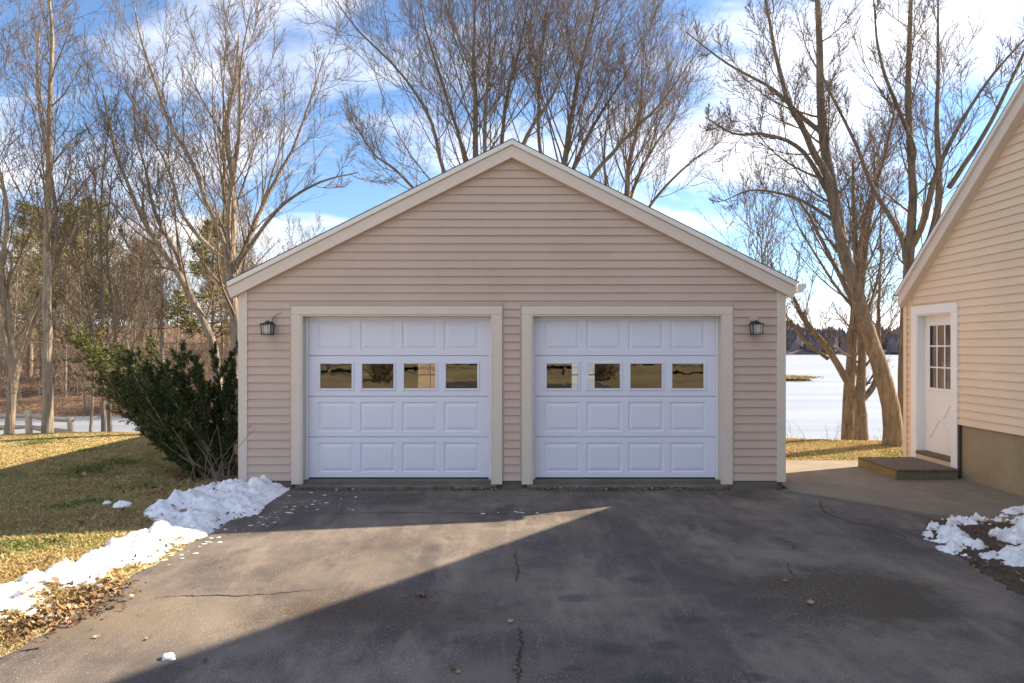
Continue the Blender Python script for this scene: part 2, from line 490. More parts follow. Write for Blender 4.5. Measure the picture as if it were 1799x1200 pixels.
# islet of brown reeds in the ice
me_v = []; rng = np.random.default_rng(5)
V = []; F = []
for i in range(40):
    for j in range(8):
        u = i/39*2-1; w = j/7*2-1
        V.append((23.3+u*2.2, 58+w*1.0, LAKE-.05+.55*max(0, 1-u*u-w*w)**.6+.12*fbm(i*.5, j*.5)*(1-u*u)))
F = [[i*8+j, (i+1)*8+j, (i+1)*8+j+1, i*8+j+1] for i in range(39) for j in range(7)]
islet = link("islet", py_mesh("islet", V, F, True), M['ground']); tag(islet, kind="structure")

# ------------------------------------------------------------------ driveway, walk, bed
def sheet(name, poly, z, mat, kind="structure", sub=0.35, bumpz=0.0):
    bm = bmesh.new()
    vs = [bm.verts.new((x, y, z)) for x, y in poly]
    f = bm.faces.new(vs)
    if f.normal.z < 0: f.normal_flip()
    bmesh.ops.triangulate(bm, faces=bm.faces[:])
    me = bpy.data.meshes.new(name); bm.to_mesh(me); bm.free()
    o = link(name, me, mat)
    if kind: tag(o, kind=kind)
    return o
rr = random.Random(4)
left_edge = [(-3.0+.07*fbm(0, y*.8)+.03*rr.uniform(-1, 1), y) for y in np.arange(-34, 8.7, .12)]
right_edge = [(3.40, 8.93), (3.42, 8.70), (4.56, 7.42)]
rc = spline([(4.56, 7.42), (4.22, 6.95), (3.95, 6.2), (3.78, 5.2), (3.72, 4.2), (3.85, 2), (4.1, -2), (4.1, -12), (4.1, -34)], 160)
right_edge += [(x+.035*rr.uniform(-1, 1), y) for x, y in rc[1:]]
drive = sheet("driveway", left_edge + [(-3.0, 8.93)] + right_edge, 0.0, M['asphalt'])
walk = prism("walkway_slab", [(3.56, 8.74), (3.44, 8.735), (4.58, 7.455), (5.3, 7.2), (6.18, 7.0), (6.18, 10.95), (3.56, 10.98)], 'y', 0, 1, M['walk'])
me = walk.data   # rebuilt as a slab lying flat
poly = [(3.56, 8.74), (3.45, 8.733), (4.585, 7.455), (5.3, 7.25), (6.22, 7.05), (6.22, 10.95), (3.56, 10.98)]
V = [(x, y, -.06) for x, y in poly] + [(x, y, .018) for x, y in poly]
k = len(poly)
nm = py_mesh("walkway_slab", V, [list(range(k-1, -1, -1)), list(range(k, 2*k))] + [[i, (i+1) % k, k+(i+1) % k, k+i] for i in range(k)])
nm.materials.append(M['walk']); walk.data = nm; tag(walk, kind="structure")
road = sheet("road", [(-120, -44), (-120, -38), (120, -34), (120, -40)], .0, M['road'])
for v in road.data.vertices: v.co.z = ground_np(v.co.x, v.co.y) + .5
# cracks: shallow dirt-filled slits in the asphalt, as strips of their own
def crack(pts, w, seed):
    r_ = random.Random(seed); p = spline(pts, 10*len(pts)); V = []; F = []
    for i, (x, y) in enumerate(p):
        ww = .85*w*(.15+1.1*r_.random())*(math.sin(math.pi*(i+.5)/len(p))**.4)
        jx, jy = r_.uniform(-1, 1)*w*1.3, r_.uniform(-1, 1)*w*1.3
        d = p[min(i+1, len(p)-1)]-p[max(i-1, 0)]; d = d/np.linalg.norm(d)
        V += [(x+jx-d[1]*ww, y+jy+d[0]*ww, .0035), (x+jx+d[1]*ww, y+jy-d[0]*ww, .0035)]
    F = [[2*i, 2*i+1, 2*i+3, 2*i+2] for i in range(len(p)-1)]
    return link("crack", py_mesh("crack", V, F), M['crackfill'], drive)
def gp(px, py, z=0.0):
    Z = (CAMZ-z)*1200/(py-610); return ((px-900)*Z/1200, Z)
for pts, w, s in ([[gp(905, 965), gp(910, 1000), gp(905, 1025)], .009, 1], [[gp(912, 1100), gp(916, 1130), gp(911, 1160), gp(914, 1200), gp(910, 1300)], .013, 2],
                  [[gp(270, 1050), gp(350, 1047), gp(450, 1046), gp(560, 1036)], .010, 3], [[gp(1440, 875), gp(1450, 900), gp(1490, 915), gp(1540, 928)], .010, 4],
                  [[gp(1360, 943), gp(1390, 955), gp(1397, 968)], .008, 5], [[gp(1385, 990), gp(1390, 1005), gp(1410, 1020)], .007, 6],
                  [[gp(560, 903), gp(700, 901), gp(900, 903), gp(1060, 905)], .010, 7]):
    crack(pts, w, s)

# mulch bed on the right
bedp = [(4.50, 7.30), (4.20, 6.9), (3.93, 6.2), (3.76, 5.2), (3.70, 4.2), (3.82, 2), (5.9, 2), (6.1, 5), (6.15, 6.95), (5.3, 7.2)]
NXb, NYb = 60, 110
def in_poly(x, y, poly):
    c = False; j = len(poly)-1
    for i in range(len(poly)):
        if (poly[i][1] > y) != (poly[j][1] > y) and x < (poly[j][0]-poly[i][0])*(y-poly[i][1])/(poly[j][1]-poly[i][1])+poly[i][0]: c = not c
        j = i
    return c
def edge_dist(x, y, poly):
    d = 9
    for i in range(len(poly)):
        ax, ay = poly[i]; bx_, by_ = poly[(i+1) % len(poly)]
        vx, vy = bx_-ax, by_-ay
        u = max(0, min(1, ((x-ax)*vx+(y-ay)*vy)/(vx*vx+vy*vy)))
        d = min(d, math.hypot(x-ax-u*vx, y-ay-u*vy))
    return d
def field(name, poly, res, hfun, mat, cut=0.002):
    xs = [p[0] for p in poly]; ys = [p[1] for p in poly]
    X = np.arange(min(xs)-res, max(xs)+res, res); Y = np.arange(min(ys)-res, max(ys)+res, res)
    H = np.full((len(Y), len(X)), -1.0)
    for j, y in enumerate(Y):
        for i, x in enumerate(X):
            if in_poly(x, y, poly):
                H[j, i] = hfun(x, y, edge_dist(x, y, poly))
    idx = -np.ones(H.shape, int); V = []; F = []
    keep = np.zeros(H.shape, bool)
    on = H > cut
    for j in range(len(Y)-1):
        for i in range(len(X)-1):
            if on[j:j+2, i:i+2].any():
                q = []
                for jj_, ii_ in ((j, i), (j, i+1), (j+1, i+1), (j+1, i)):
                    if idx[jj_, ii_] < 0:
                        idx[jj_, ii_] = len(V)
                        jx = res*.35*mnoise.noise(Vector((X[ii_]*9, Y[jj_]*9, 1))); jy = res*.35*mnoise.noise(Vector((X[ii_]*9, Y[jj_]*9, 7)))
                        V.append((X[ii_]+jx, Y[jj_]+jy, max(H[jj_, ii_], -.012)))
                    q.append(int(idx[jj_, ii_]))
                F.append(q)
    return link(name, py_mesh(name, V, F, True), mat)
bed = field("mulch_bed", bedp, .06, lambda x, y, d: min(.10, d*.16)+.025*fbm(x*3, y*3)*min(1, d*4)-.004, M['mulch'], -.05)
tag(bed, kind="structure")

# ------------------------------------------------------------------ garage
GY0 = 8.89          # face of the siding
GW = 3.545          # half width
PITCH = .5
def gz(py): return (858-py)/135.0
garage = empty("garage", (0, GY0, 0))
tag(garage, "beige vinyl sided two car garage with a front gable roof", "garage")
COURSE = .1063; Z0 = .103
OPEN = [(-1.496-1.244, -1.496+1.244), (1.496-1.244, 1.496+1.244)]
OT = gz(553); CT = gz(538); CW = .125
DEPTH = 7.3
APEX = 4.36          # under-roof apex at the wall plane
def roof_under(x): return APEX - PITCH*abs(x)
WALLTOP = roof_under(GW)
# wall core behind the siding, slab, side and rear walls
yb = GY0+.012
core = [(-GW, OPEN[0][0], yb, yb+.12, .10, WALLTOP), (OPEN[0][1], OPEN[1][0], yb, yb+.12, .10, OT+.001), (OPEN[1][1], GW, yb, yb+.12, .10, WALLTOP),
        (OPEN[0][0], OPEN[1][1], yb+.001, yb+.119, OT, WALLTOP)]
boxes("wall", core, M['siding'], garage)
prism("wall", [(-GW, WALLTOP-.002), (GW, WALLTOP-.002), (0, APEX)], 'y', yb+.002, yb+.118, M['siding'], garage)
boxes("wall", [(-GW, -GW+.12, yb+.121, GY0+DEPTH, .10, WALLTOP)], M['siding'], garage)
boxes("wall", [(GW-.12, GW, yb+.121, GY0+DEPTH, .10, WALLTOP)], M['siding'], garage)
yr = GY0+DEPTH-.12
RW = [(-2.25, -1.6), (1.36, 2.0)]; RZ = (.75, 1.62)
boxes("rear_wall", [(-GW+.121, RW[0][0], yr, yr+.12, .1, WALLTOP), (RW[0][1], RW[1][0], yr, yr+.12, .1, WALLTOP), (RW[1][1], GW-.121, yr, yr+.12, .1, WALLTOP)] +
      [(a+.0005, b-.0005, yr, yr+.12, .1, RZ[0]) for a, b in RW] + [(a+.0005, b-.0005, yr, yr+.12, RZ[1], WALLTOP) for a, b in RW], M['interior'], garage)
prism("rear_wall", [(-GW, WALLTOP), (GW, WALLTOP), (0, APEX)], 'y', yr+.002, yr+.118, M['interior'], garage)
for a, b in RW:
    w = boxes("rear_window", [(a, b, yr+.03, yr+.06, RZ[0], RZ[0]+.05), (a, b, yr+.03, yr+.06, RZ[1]-.05, RZ[1]), (a, a+.05, yr+.03, yr+.06, RZ[0]+.05, RZ[1]-.05), (b-.05, b, yr+.03, yr+.06, RZ[0]+.05, RZ[1]-.05),
                    ((a+b)/2-.012, (a+b)/2+.012, yr+.035, yr+.055, RZ[0]+.05, RZ[1]-.05), (a+.05, b-.05, yr+.037, yr+.053, 1.17, 1.2)], M['white'], garage)
boxes("slab", [(-GW+.02, GW-.02, GY0+.02, GY0+DEPTH, -.25, .097)], M['sill'], garage)
boxes("foundation", [(-GW+.015, OPEN[0][0]-CW, GY0+.004, GY0+.019, -.2, .0995), (OPEN[0][1]+CW, OPEN[1][0]-CW, GY0+.004, GY0+.019, -.2, .0995), (OPEN[1][1]+.05, GW-.09, GY0-.015, GY0+.019, -.2, .0995)], M['sill'], garage)
for a, b in OPEN:
    boxes("door_sill", [(a-.06, b+.06, GY0-.10, GY0+.0195, -.1, .052)], M['sill'], garage, .012)
boxes("ceiling", [(-GW+.121, GW-.121, yb+.121, yr-.001, 2.72, 2.74)], M['interior'], garage)

# siding courses: each course is one piece (or two, where the photo shows a seam)
def course_mesh(name, b0, b1, t0, t1, h, thick=.022):
    # local: u along, n outward, z up ; bottom extents b0..b1, top extents t0..t1
    prof = [(0, .0), (thick, .0), (thick-.0005, .004), (.002, h+.004), (0, h+.004)]
    V = []
    for e in (0, 1):
        for (nn, z) in prof:
            f = min(1, z/h)
            u = (b0*(1-f)+t0*f) if e == 0 else (b1*(1-f)+t1*f)
            V.append((u, nn, z))
    k = len(prof)
    F = [list(range(k)), list(range(2*k-1, k-1, -1))] + [[i, (i+1) % k, k+(i+1) % k, k+i] for i in range(k)]
    return V, F
_cache = {}
def course(b0, b1, t0, t1, z, parent, facing, mat, plane, h=COURSE, off=0.0):
    key = (round(b0, 4), round(b1, 4), round(t0, 4), round(t1, 4), facing, mat.name, round(h, 4))
    if key not in _cache:
        V, F = course_mesh("siding_course", b0, b1, t0, t1, h)
        if facing == 'front': V = [(u, -nn, zz) for u, nn, zz in V]
        else: V = [(-nn, u, zz) for u, nn, zz in V]
        me = py_mesh("siding_course", V, F); me.materials.append(mat); _cache[key] = me
    o = bpy.data.objects.new("siding_course", _cache[key]); COL.objects.link(o)
    o.parent = parent
    wloc = Vector((0, plane-off, z)) if facing == 'front' else Vector((plane-off, 0, z))
    o.location = wloc - parent.location
    return o
CB = .105   # corner boards
xl, xr = -GW+CB, GW-CB
jl = CW+.022
seams = {20: -1.2, 17: .82, 18: .83, 24: -.4, 27: 1.3, 30: -.9, 33: .3, 15: 2.1, 22: 1.9, 26: -2.0}
i = 0
rs = random.Random(2)
while True:
    z = Z0+i*COURSE
    def lim(zz): return min(xr, (APEX-.02-zz)/PITCH)
    wb, wt = lim(z), lim(z+COURSE)
    if wb < .12: break
    h = COURSE; wt = max(wt, .0)
    segs = []
    if z+COURSE <= CT+.005:
        segs = [(xl, OPEN[0][0]-jl), (OPEN[0][1]+jl, OPEN[1][0]-jl), (OPEN[1][1]+jl, xr)]
        for a, b in segs: course(a, b, a, b, z, garage, 'front', M['siding'], GY0)
    elif z < CT+.03:
        for a, b in [(xl, OPEN[0][0]-jl), (OPEN[0][1]+jl, OPEN[1][0]-jl), (OPEN[1][1]+jl, xr)]:
            course(a, b, a, b, z, garage, 'front', M['siding'], GY0)
        zz = CT+.032
        for a, b in OPEN: course(a-jl+.001, b+jl-.001, a-jl+.001, b+jl-.001, zz, garage, 'front', M['siding'], GY0, h=z+COURSE-zz)
    else:
        if i in seams and abs(seams[i]) < wt:
            s = seams[i]
            course(-wb, s+.012, -wt, s+.012, z, garage, 'front', M['siding'], GY0)
            course(s, wb, s, wt, z, garage, 'front', M['siding'], GY0, off=.0022)
        else:
            course(-wb, wb, -wt, wt, z, garage, 'front', M['siding'], GY0)
    i += 1
# corner boards
for s in (-1, 1):
    a, b = sorted((s*GW*1.0+s*.012, s*(GW-CB)))
    box("corner_board", a, b, GY0-.026, GY0+.011, .085, WALLTOP-.02, M['trim'], garage)
    a, b = sorted((s*(GW+.012), s*(GW+.0)))
    box("corner_board", a, b, GY0+.012, GY0+.10, .085, WALLTOP-.02, M['trim'], garage)
# rake boards, drip strip, roof slabs
SL = math.sqrt(1+PITCH**2)
EX = GW+.13
def rake(s, zt, zb, y0, y1, mat, name, ex=EX):
    # board whose top edge is zt below the roof top line and bottom edge zb below, vertical measure
    poly = [(0, RT-zt), (s*ex, RT-PITCH*ex-zt), (s*(ex-(zb-zt)*.30), RT-PITCH*(ex-(zb-zt)*.30)-zb), (0, RT-zb)]
    return prism(name, poly, 'y', y0, y1, mat, garage)
RT = CAMZ+(610-243)*(GY0-.12)/1200      # top of the roof at the ridge
for s in (-1, 1):
    rake(s, .008, .072, GY0-.120, GY0-.02, M['alu'], "rake_trim")
    rake(s, .076, .232, GY0-.092, GY0+.012, M['trim'], "rake_board")
    prism("roof_slab", [(s*.0, RT-.013), (s*(EX-.02), RT-PITCH*(EX-.02)-.013), (s*(EX-.02), RT-PITCH*(EX-.02)-.13), (0, RT-.13)], 'y', GY0+.0125, GY0+DEPTH+.1, M['interior'], garage)
    prism("roof_shingles", [(0, RT+.004), (s*(EX+.02), RT-PITCH*(EX+.02)+.004), (s*(EX+.02), RT-PITCH*(EX+.02)-.007), (0, RT-.007)], 'y', GY0-.123, GY0+DEPTH+.13, M['shingle'], garage)
    ez = RT-PITCH*EX
    box("eave_fascia", min(s*(EX-.019), s*(EX+.001)), max(s*(EX-.019), s*(EX+.001)), GY0+.013, GY0+DEPTH+.1, ez-.16, ez-.014, M['trim'], garage)
    a, b = sorted((s*(GW-.005), s*(EX-.02)))
    box("soffit", a, b, GY0+.013, GY0+DEPTH+.1, ez-.155, ez-.145, M['trim'], garage, 0)
# gutter on the right eave
gx0 = EX+.004; ez = RT-PITCH*EX
prism("gutter", [(gx0, ez-.135), (gx0+.07, ez-.135), (gx0+.085, ez-.09), (gx0+.11, ez-.075), (gx0+.115, ez-.03), (gx0+.105, ez-.03), (gx0+.10, ez-.068), (gx0+.075, ez-.085), (gx0+.064, ez-.127), (gx0, ez-.127)], 'y', GY0-.10, GY0+DEPTH, M['alu'], garage)
prism("gutter_cap", [(gx0, ez-.135), (gx0+.07, ez-.135), (gx0+.085, ez-.09), (gx0+.11, ez-.075), (gx0+.115, ez-.03), (gx0, ez-.03)], 'y', GY0-.102, GY0-.1005, M['alu'], garage)

# door casings, jambs, doors
def panel_rings(name, x0, x1, z0, z1, y, mat, parent):
    ins = [(0, 0), (.010, .011), (.026, .011), (.058, .002), (.058001, .002)]
    V = []; F = []
    for d, dep in ins:
        V += [(x0+d, y+dep, z0+d), (x1-d, y+dep, z0+d), (x1-d, y+dep, z1-d), (x0+d, y+dep, z1-d)]
    for r_ in range(len(ins)-1):
        for q in range(4):
            F.append([r_*4+q, r_*4+(q+1) % 4, r_*4+4+(q+1) % 4, r_*4+4+q])
    F.append([16, 17, 18, 19])
    return link(name, py_mesh(name, V, F), mat, parent)
def garage_door(cx, label_side):
    a, b = cx-1.244, cx+1.244
    yf = GY0+.135       # face of the door
    for s, (p, q) in ((-1, (a-CW, a)), (1, (b, b+CW))):
        box("door_casing", p, q, GY0-.034, GY0+.010, .055, OT, M['trim'], garage)
        p2, q2 = (a-.0, a+.02) if s < 0 else (b-.02, b)
        box("door_jamb", p2, q2, GY0-.030, GY0+.20, .053, OT-.0005, M['trim'], garage)
        p3, q3 = (a+.0205, a+.055) if s < 0 else (b-.055, b-.0205)
        box("door_stop", p3, q3, yf-.035, yf-.004, .06, OT-.021, M['jamb'], garage)
    box("door_casing", a-CW, b+CW, GY0-.035, GY0+.010, OT+.0005, CT, M['trim'], garage)
    box("door_head", a+.0205, b-.0205, GY0-.028, GY0+.20, OT-.02, OT-.0008, M['trim'], garage)
    # channel trim round the casing
    for p, q in ((a-CW-.020, a-CW-.001), (b+CW+.001, b+CW+.020)):
        box("channel_trim", p, q, GY0-.022, GY0+.009, .10, CT+.03, M['siding'], garage)
    box("channel_trim", a-CW-.019, b+CW+.019, GY0-.024, GY0+.009, CT+.004, CT+.029, M['siding'], garage)
    x0, x1 = a+.022, b-.022
    zb = gz(843); H = .5375; 
    door = boxes("garage_door", [(x0+.01, x1-.01, yf+.004, yf+.03, zb-.05, zb-.002)], M['rubber'], garage)
    xc = [cx+(-1.5+k)*.553 for k in range(4)]
    pw, ph = .235, .195
    for sidx in range(4):
        z0 = zb+sidx*H+.002; z1 = zb+(sidx+1)*H-.002
        if sidx == 3: z1 = OT-.012
        zc = zb+(sidx+.5)*H
        win = sidx == 2
        w_, h_ = (.222, .178) if win else (pw, ph)
        xs = [x0] + [v for c in xc for v in (c-w_, c+w_)] + [x1]
        zs = [z0, zc-h_, zc+h_, z1]
        V = []; F = []
        def quad(xa, xb, za, zb_, y=yf):
            k0 = len(V); V.extend([(xa, y, za), (xb, y, za), (xb, y, zb_), (xa, y, zb_)]); F.append([k0, k0+1, k0+2, k0+3])
        quad(x0, x1, zs[0]+.006, zs[1]); quad(x0, x1, zs[2], zs[3]-.006)
        for k in range(0, 10, 2): quad(xs[k], xs[k+1], zs[1], zs[2])
        # rolled top and bottom edges, returns and back
        for (za, zb_) in ((zs[0]+.006, zs[0]), (zs[3]-.006, zs[3])):
            k0 = len(V); V.extend([(x0, yf, za), (x1, yf, za), (x1, yf+.008, zb_), (x0, yf+.008, zb_)]); F.append([k0, k0+1, k0+2, k0+3])
            k0 = len(V); V.extend([(x0, yf+.008, zb_), (x1, yf+.008, zb_), (x1, yf+.04, zb_), (x0, yf+.04, zb_)]); F.append([k0, k0+1, k0+2, k0+3])
        if not win: quad(x0, x1, zs[0], zs[3], yf+.04)
        else:
            quad(x0, x1, zs[0], zs[1], yf+.04); quad(x0, x1, zs[2], zs[3], yf+.04)
            for k in range(0, 10, 2): quad(xs[k], xs[k+1], zs[1], zs[2], yf+.04)
        link("door_section", py_mesh("door_section", V, F), M['door'], door)
        for c in xc:
            if not win:
                panel_rings("raised_panel", c-pw, c+pw, zc-ph, zc+ph, yf, M['door'], door)
            else:
                fo, fi = .236, .207
                zo, zi = .192, .162
                bm = bmesh.new(); t_ = []
                for bx4 in ((c-fo, c-fi, yf-.012, yf+.045, zc-zo, zc+zo), (c+fi, c+fo, yf-.012, yf+.045, zc-zo, zc+zo), (c-fi, c+fi, yf-.0118, yf+.045, zc-zo, zc-zi), (c-fi, c+fi, yf-.0118, yf+.045, zc+zi, zc+zo)):
                    tm = box_mesh("t", *bx4, .005); bm.from_mesh(tm); bpy.data.meshes.remove(tm)
                me = bpy.data.meshes.new("window_frame"); bm.to_mesh(me); bm.free()
                fr = link("window_frame", me, M['door'], door)
                rot = rs.uniform(-.0025, .0025); rz = rs.uniform(-.002, .002)
                V4 = [(c-fi-.004, yf+.012, zc-zi-.004), (c+fi+.004, yf+.012+rot, zc-zi-.004), (c+fi+.004, yf+.012+rot+rz, zc+zi+.004), (c-fi-.004, yf+.012+rz, zc+zi+.004)]
                link("window_pane", py_mesh("window_pane", V4, [[0, 1, 2, 3]]), M['glass'], door)
    return door
garage_door(-1.496, 0); garage_door(1.496, 1)

# ------------------------------------------------------------------ wall lanterns
def lantern(cx, zc, side, label):
    root = empty("wall_lantern", (cx, GY0, zc)); tag(root, label, "lantern", "lanterns beside the garage doors")
    y1 = GY0-.012
    # mounting block
    box("mounting_block", cx-.075, cx+.075, y1-.022, y1+.005, zc-.12, zc+.15, M['siding'], root, .006)
    yb_ = y1-.0225
    box("back_plate", cx-.055, cx+.055, yb_-.016, yb_, zc-.09, zc+.085, M['black'], root, .004)
    # arm
    V, F = tube_arrays(np.array([spline([(cx, yb_-.01, zc+.05), (cx, yb_-.05, zc+.085), (cx, yb_-.11, zc+.085), (cx, yb_-.11, zc+.06)], 9)]), np.full((1, 9), .011), 8)
    link("arm", np_mesh("arm", V, F, True), M['black'], root)
    yc = yb_-.115
    hw, tw = .074, .082
    # cage: tapered posts, rings
    def ring4(z, w, t_): return [(cx-w, cx+w, yc-w, yc-w+t_, z, z+t_), (cx-w, cx+w, yc+w-t_, yc+w, z, z+t_), (cx-w, cx-w+t_, yc-w+t_, yc+w-t_, z, z+t_), (cx+w-t_, cx+w, yc-w+t_, yc+w-t_, z, z+t_)]
    boxes("base_ring", ring4(zc-.13, hw, .012) + ring4(zc-.105, hw, .006), M['black'], root)
    bars = []
    P = []; Rr = []
    for sx in (-1, 1):
        for sy in (-1, 1):
            P.append([(cx+sx*hw*.93, yc+sy*hw*.93, zc-.13), (cx+sx*tw*.93, yc+sy*tw*.93, zc+.035)]); Rr.append([.0075, .0075])
    for sx in (-.42, .42):
        for sy in (-1, 1):
            P.append([(cx+sx*hw, yc+sy*hw*.95, zc-.125), (cx+sx*tw, yc+sy*tw*.95, zc+.035)]); Rr.append([.003, .003])
            P.append([(cx+sy*hw*.95, yc+sx*hw, zc-.125), (cx+sy*tw*.95, yc+sx*tw, zc+.035)]); Rr.append([.003, .003])
    V, F = tube_arrays(np.array(P), np.array(Rr), 6); link("cage", np_mesh("cage", V, F), M['black'], root)
    # flared roof
    rings = [(.098, .030), (.097, .040), (.070, .052), (.030, .070), (.018, .09), (.0, .094)]
    V = []; F = []
    for w, dz in rings: V += [(cx-w, yc-w, zc+dz), (cx+w, yc-w, zc+dz), (cx+w, yc+w, zc+dz), (cx-w, yc+w, zc+dz)]
    for r_ in range(len(rings)-1):
        for q in range(4): F.append([r_*4+q, r_*4+(q+1) % 4, r_*4+4+(q+1) % 4, r_*4+4+q])
    F.append([3, 2, 1, 0])
    link("lamp_roof", py_mesh("lamp_roof", V, F), M['black'], root)
    # glass body
    w0, w1 = hw*.86, tw*.86
    V = [(cx-w0, yc-w0, zc-.12), (cx+w0, yc-w0, zc-.12), (cx+w0, yc+w0, zc-.12), (cx-w0, yc+w0, zc-.12), (cx-w1, yc-w1, zc+.032), (cx+w1, yc-w1, zc+.032), (cx+w1, yc+w1, zc+.032), (cx-w1, yc+w1, zc+.032)]
    link("lamp_glass", py_mesh("lamp_glass", V, [[0, 1, 5, 4], [1, 2, 6, 5], [2, 3, 7, 6], [3, 0, 4, 7], [3, 2, 1, 0]]), M['frost'], root)
    root.scale = (.82, .82, .82)
    return root
lan = lantern(-3.14, 2.10, -1, "black lantern with a stray wire, left of the left garage door")
V, F = tube_arrays(np.array([spline([(-3.11, GY0-.04, 2.20), (-3.07, GY0-.06, 2.26), (-2.99, GY0-.07, 2.31), (-2.95, GY0-.06, 2.325)], 10)]), np.full((1, 10), .005), 6)
link("wire", np_mesh("wire", V, F, True), M['black'], lan)
lantern(3.14, 2.105, 1, "black lantern right of the right garage door")

# ------------------------------------------------------------------ house on the right
HX = 6.2; HY1 = 10.78; HRY = 6.6; HS = .865
EAVE = 2.58
house = empty("house", (HX, HY1, 0)); tag(house, "cream sided house gable with a white side door and concrete foundation", "house")
def hroof(y): return EAVE+HS*(HY1-y) if y > HRY else EAVE+HS*(HY1-HRY)-HS*(HRY-y)
HY0 = HRY-(HY1-HRY)
DY0, DY1 = 9.62, 10.44; DZ0, DZ1 = .27, 2.33; DC = .135
FZ = .77
x0 = HX+.014
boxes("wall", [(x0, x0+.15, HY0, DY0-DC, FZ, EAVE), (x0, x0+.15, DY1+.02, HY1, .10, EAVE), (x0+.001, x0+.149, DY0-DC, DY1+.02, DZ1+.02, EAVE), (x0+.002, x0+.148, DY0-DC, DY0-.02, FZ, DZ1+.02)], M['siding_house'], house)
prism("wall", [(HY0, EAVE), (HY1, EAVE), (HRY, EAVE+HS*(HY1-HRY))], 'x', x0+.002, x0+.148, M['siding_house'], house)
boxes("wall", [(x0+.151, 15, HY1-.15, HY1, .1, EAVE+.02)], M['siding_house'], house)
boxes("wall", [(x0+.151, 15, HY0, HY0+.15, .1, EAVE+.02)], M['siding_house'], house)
boxes("foundation", [(HX+.03, HX+.25, HY0, DY0-DC-.02, -.3, FZ-.001)], M['foundation'], house)
boxes("foundation", [(HX+.03, HX+.25, DY0-DC-.019, HY1-.01, -.3, .20)], M['foundation'], house)
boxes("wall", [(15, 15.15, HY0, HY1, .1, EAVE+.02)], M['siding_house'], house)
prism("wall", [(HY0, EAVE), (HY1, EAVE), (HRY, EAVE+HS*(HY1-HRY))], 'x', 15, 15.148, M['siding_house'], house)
boxes("floor", [(HX+.26, 15, HY0+.15, HY1-.15, .12, .2)], M['interior'], house)
boxes("interior", [(HX+1.6, HX+1.7, 8.5, HY1-.16, .1, 2.6)], M['interior'], house)
i = 0
while True:
    z = .112+i*.1085; i += 1
    zt = z+.1085
    if zt > EAVE+HS*(HY1-HRY)-.15: break
    def lim(zz): 
        d = max(0, (zz+.03-EAVE)/HS); return (HY0+d, min(HY1-.075, HY1-d))
    b = lim(z); tt = lim(zt)
    if z < DZ1+DC:
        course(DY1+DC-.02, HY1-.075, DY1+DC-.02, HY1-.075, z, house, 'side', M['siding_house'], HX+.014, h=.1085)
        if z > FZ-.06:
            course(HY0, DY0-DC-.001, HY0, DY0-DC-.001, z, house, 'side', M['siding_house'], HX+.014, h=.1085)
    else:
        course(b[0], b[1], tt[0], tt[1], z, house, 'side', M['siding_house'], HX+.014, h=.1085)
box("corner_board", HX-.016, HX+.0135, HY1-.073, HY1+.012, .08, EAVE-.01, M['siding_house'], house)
# rake and roof of the house
HT = .12
for (ya, yb_) in ((HY1+.02, HRY), (HY0-.02, HRY)):
    s = 1 if ya > HRY else -1
    def rz(y): return EAVE+HS*(HY1-HRY)-HS*abs(y-HRY)+HT
    def hp(zt, zb): return [(ya, rz(ya)-zt), (HRY, rz(HRY)-zt), (HRY, rz(HRY)-zb), (ya-s*.05, rz(ya-s*.05)-zb)]
    prism("rake_trim", hp(.008, .072), 'x', HX-.15, HX-.02, M['alu'], house)
    prism("rake_board", hp(.076, .26), 'x', HX-.115, HX+.012, M['trim'], house)
    prism("roof_slab", hp(.013, .20), 'x', HX+.013, 15, M['interior'], house)
    prism("roof_shingles", [(ya+s*.03, rz(ya+s*.03)+.004), (HRY, rz(HRY)+.004), (HRY, rz(HRY)-.007), (ya+s*.03, rz(ya+s*.03)-.007)], 'x', HX-.153, 15, M['shingle'], house)
# side door
for p, q in ((DY0-DC, DY0), (DY1, DY1+DC)):
    box("door_casing", HX-.022, HX+.03, p, q, .13 if p > 10 else .05, DZ1, M['white'], house)
box("door_casing", HX-.024, HX+.03, DY0-DC, DY1+DC, DZ1+.0005, DZ1+DC, M['white'], house)
for p, q in ((DY0, DY0+.018), (DY1-.018, DY1)):
    box("door_jamb", HX-.010, HX+.165, p, q, DZ0-.03, DZ1-.0005, M['white'], house)
box("door_jamb", HX-.010, HX+.165, DY0+.0185, DY1-.0185, DZ1-.02, DZ1-.0008, M['white'], house)
box("threshold", HX-.03, HX+.16, DY0+.001, DY1-.001, DZ0-.055, DZ0-.005, M['deck'], house)
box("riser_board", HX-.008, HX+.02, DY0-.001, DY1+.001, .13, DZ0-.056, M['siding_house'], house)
box("downspout_stub", HX-.01, HX+.028, DY0-DC-.035, DY0-DC-.002, .03, FZ, M['brownpipe'], house)
dxf = HX+.105
dy0, dy1 = DY0+.02, DY1-.02
LY0, LY1, LZ0, LZ1 = dy0+.12, dy1-.12, 1.22, 2.17
sd = boxes("side_door", [(dxf, dxf+.045, dy0, LY0, DZ0, DZ1-.021), (dxf, dxf+.045, LY1, dy1, DZ0, DZ1-.021), (dxf+.0002, dxf+.0448, LY0, LY1, DZ0, LZ0), (dxf+.0002, dxf+.0448, LY0, LY1, LZ1, DZ1-.021)], M['white'], house)
boxes("lite_frame", [(dxf-.012, dxf, LY0-.03, LY0+.012, LZ0-.03, LZ1+.03), (dxf-.012, dxf, LY1-.012, LY1+.03, LZ0-.03, LZ1+.03), (dxf-.0118, dxf, LY0+.012, LY1-.012, LZ0-.03, LZ0+.012), (dxf-.0118, dxf, LY0+.012, LY1-.012, LZ1-.012, LZ1+.03)], M['white'], sd, .003)
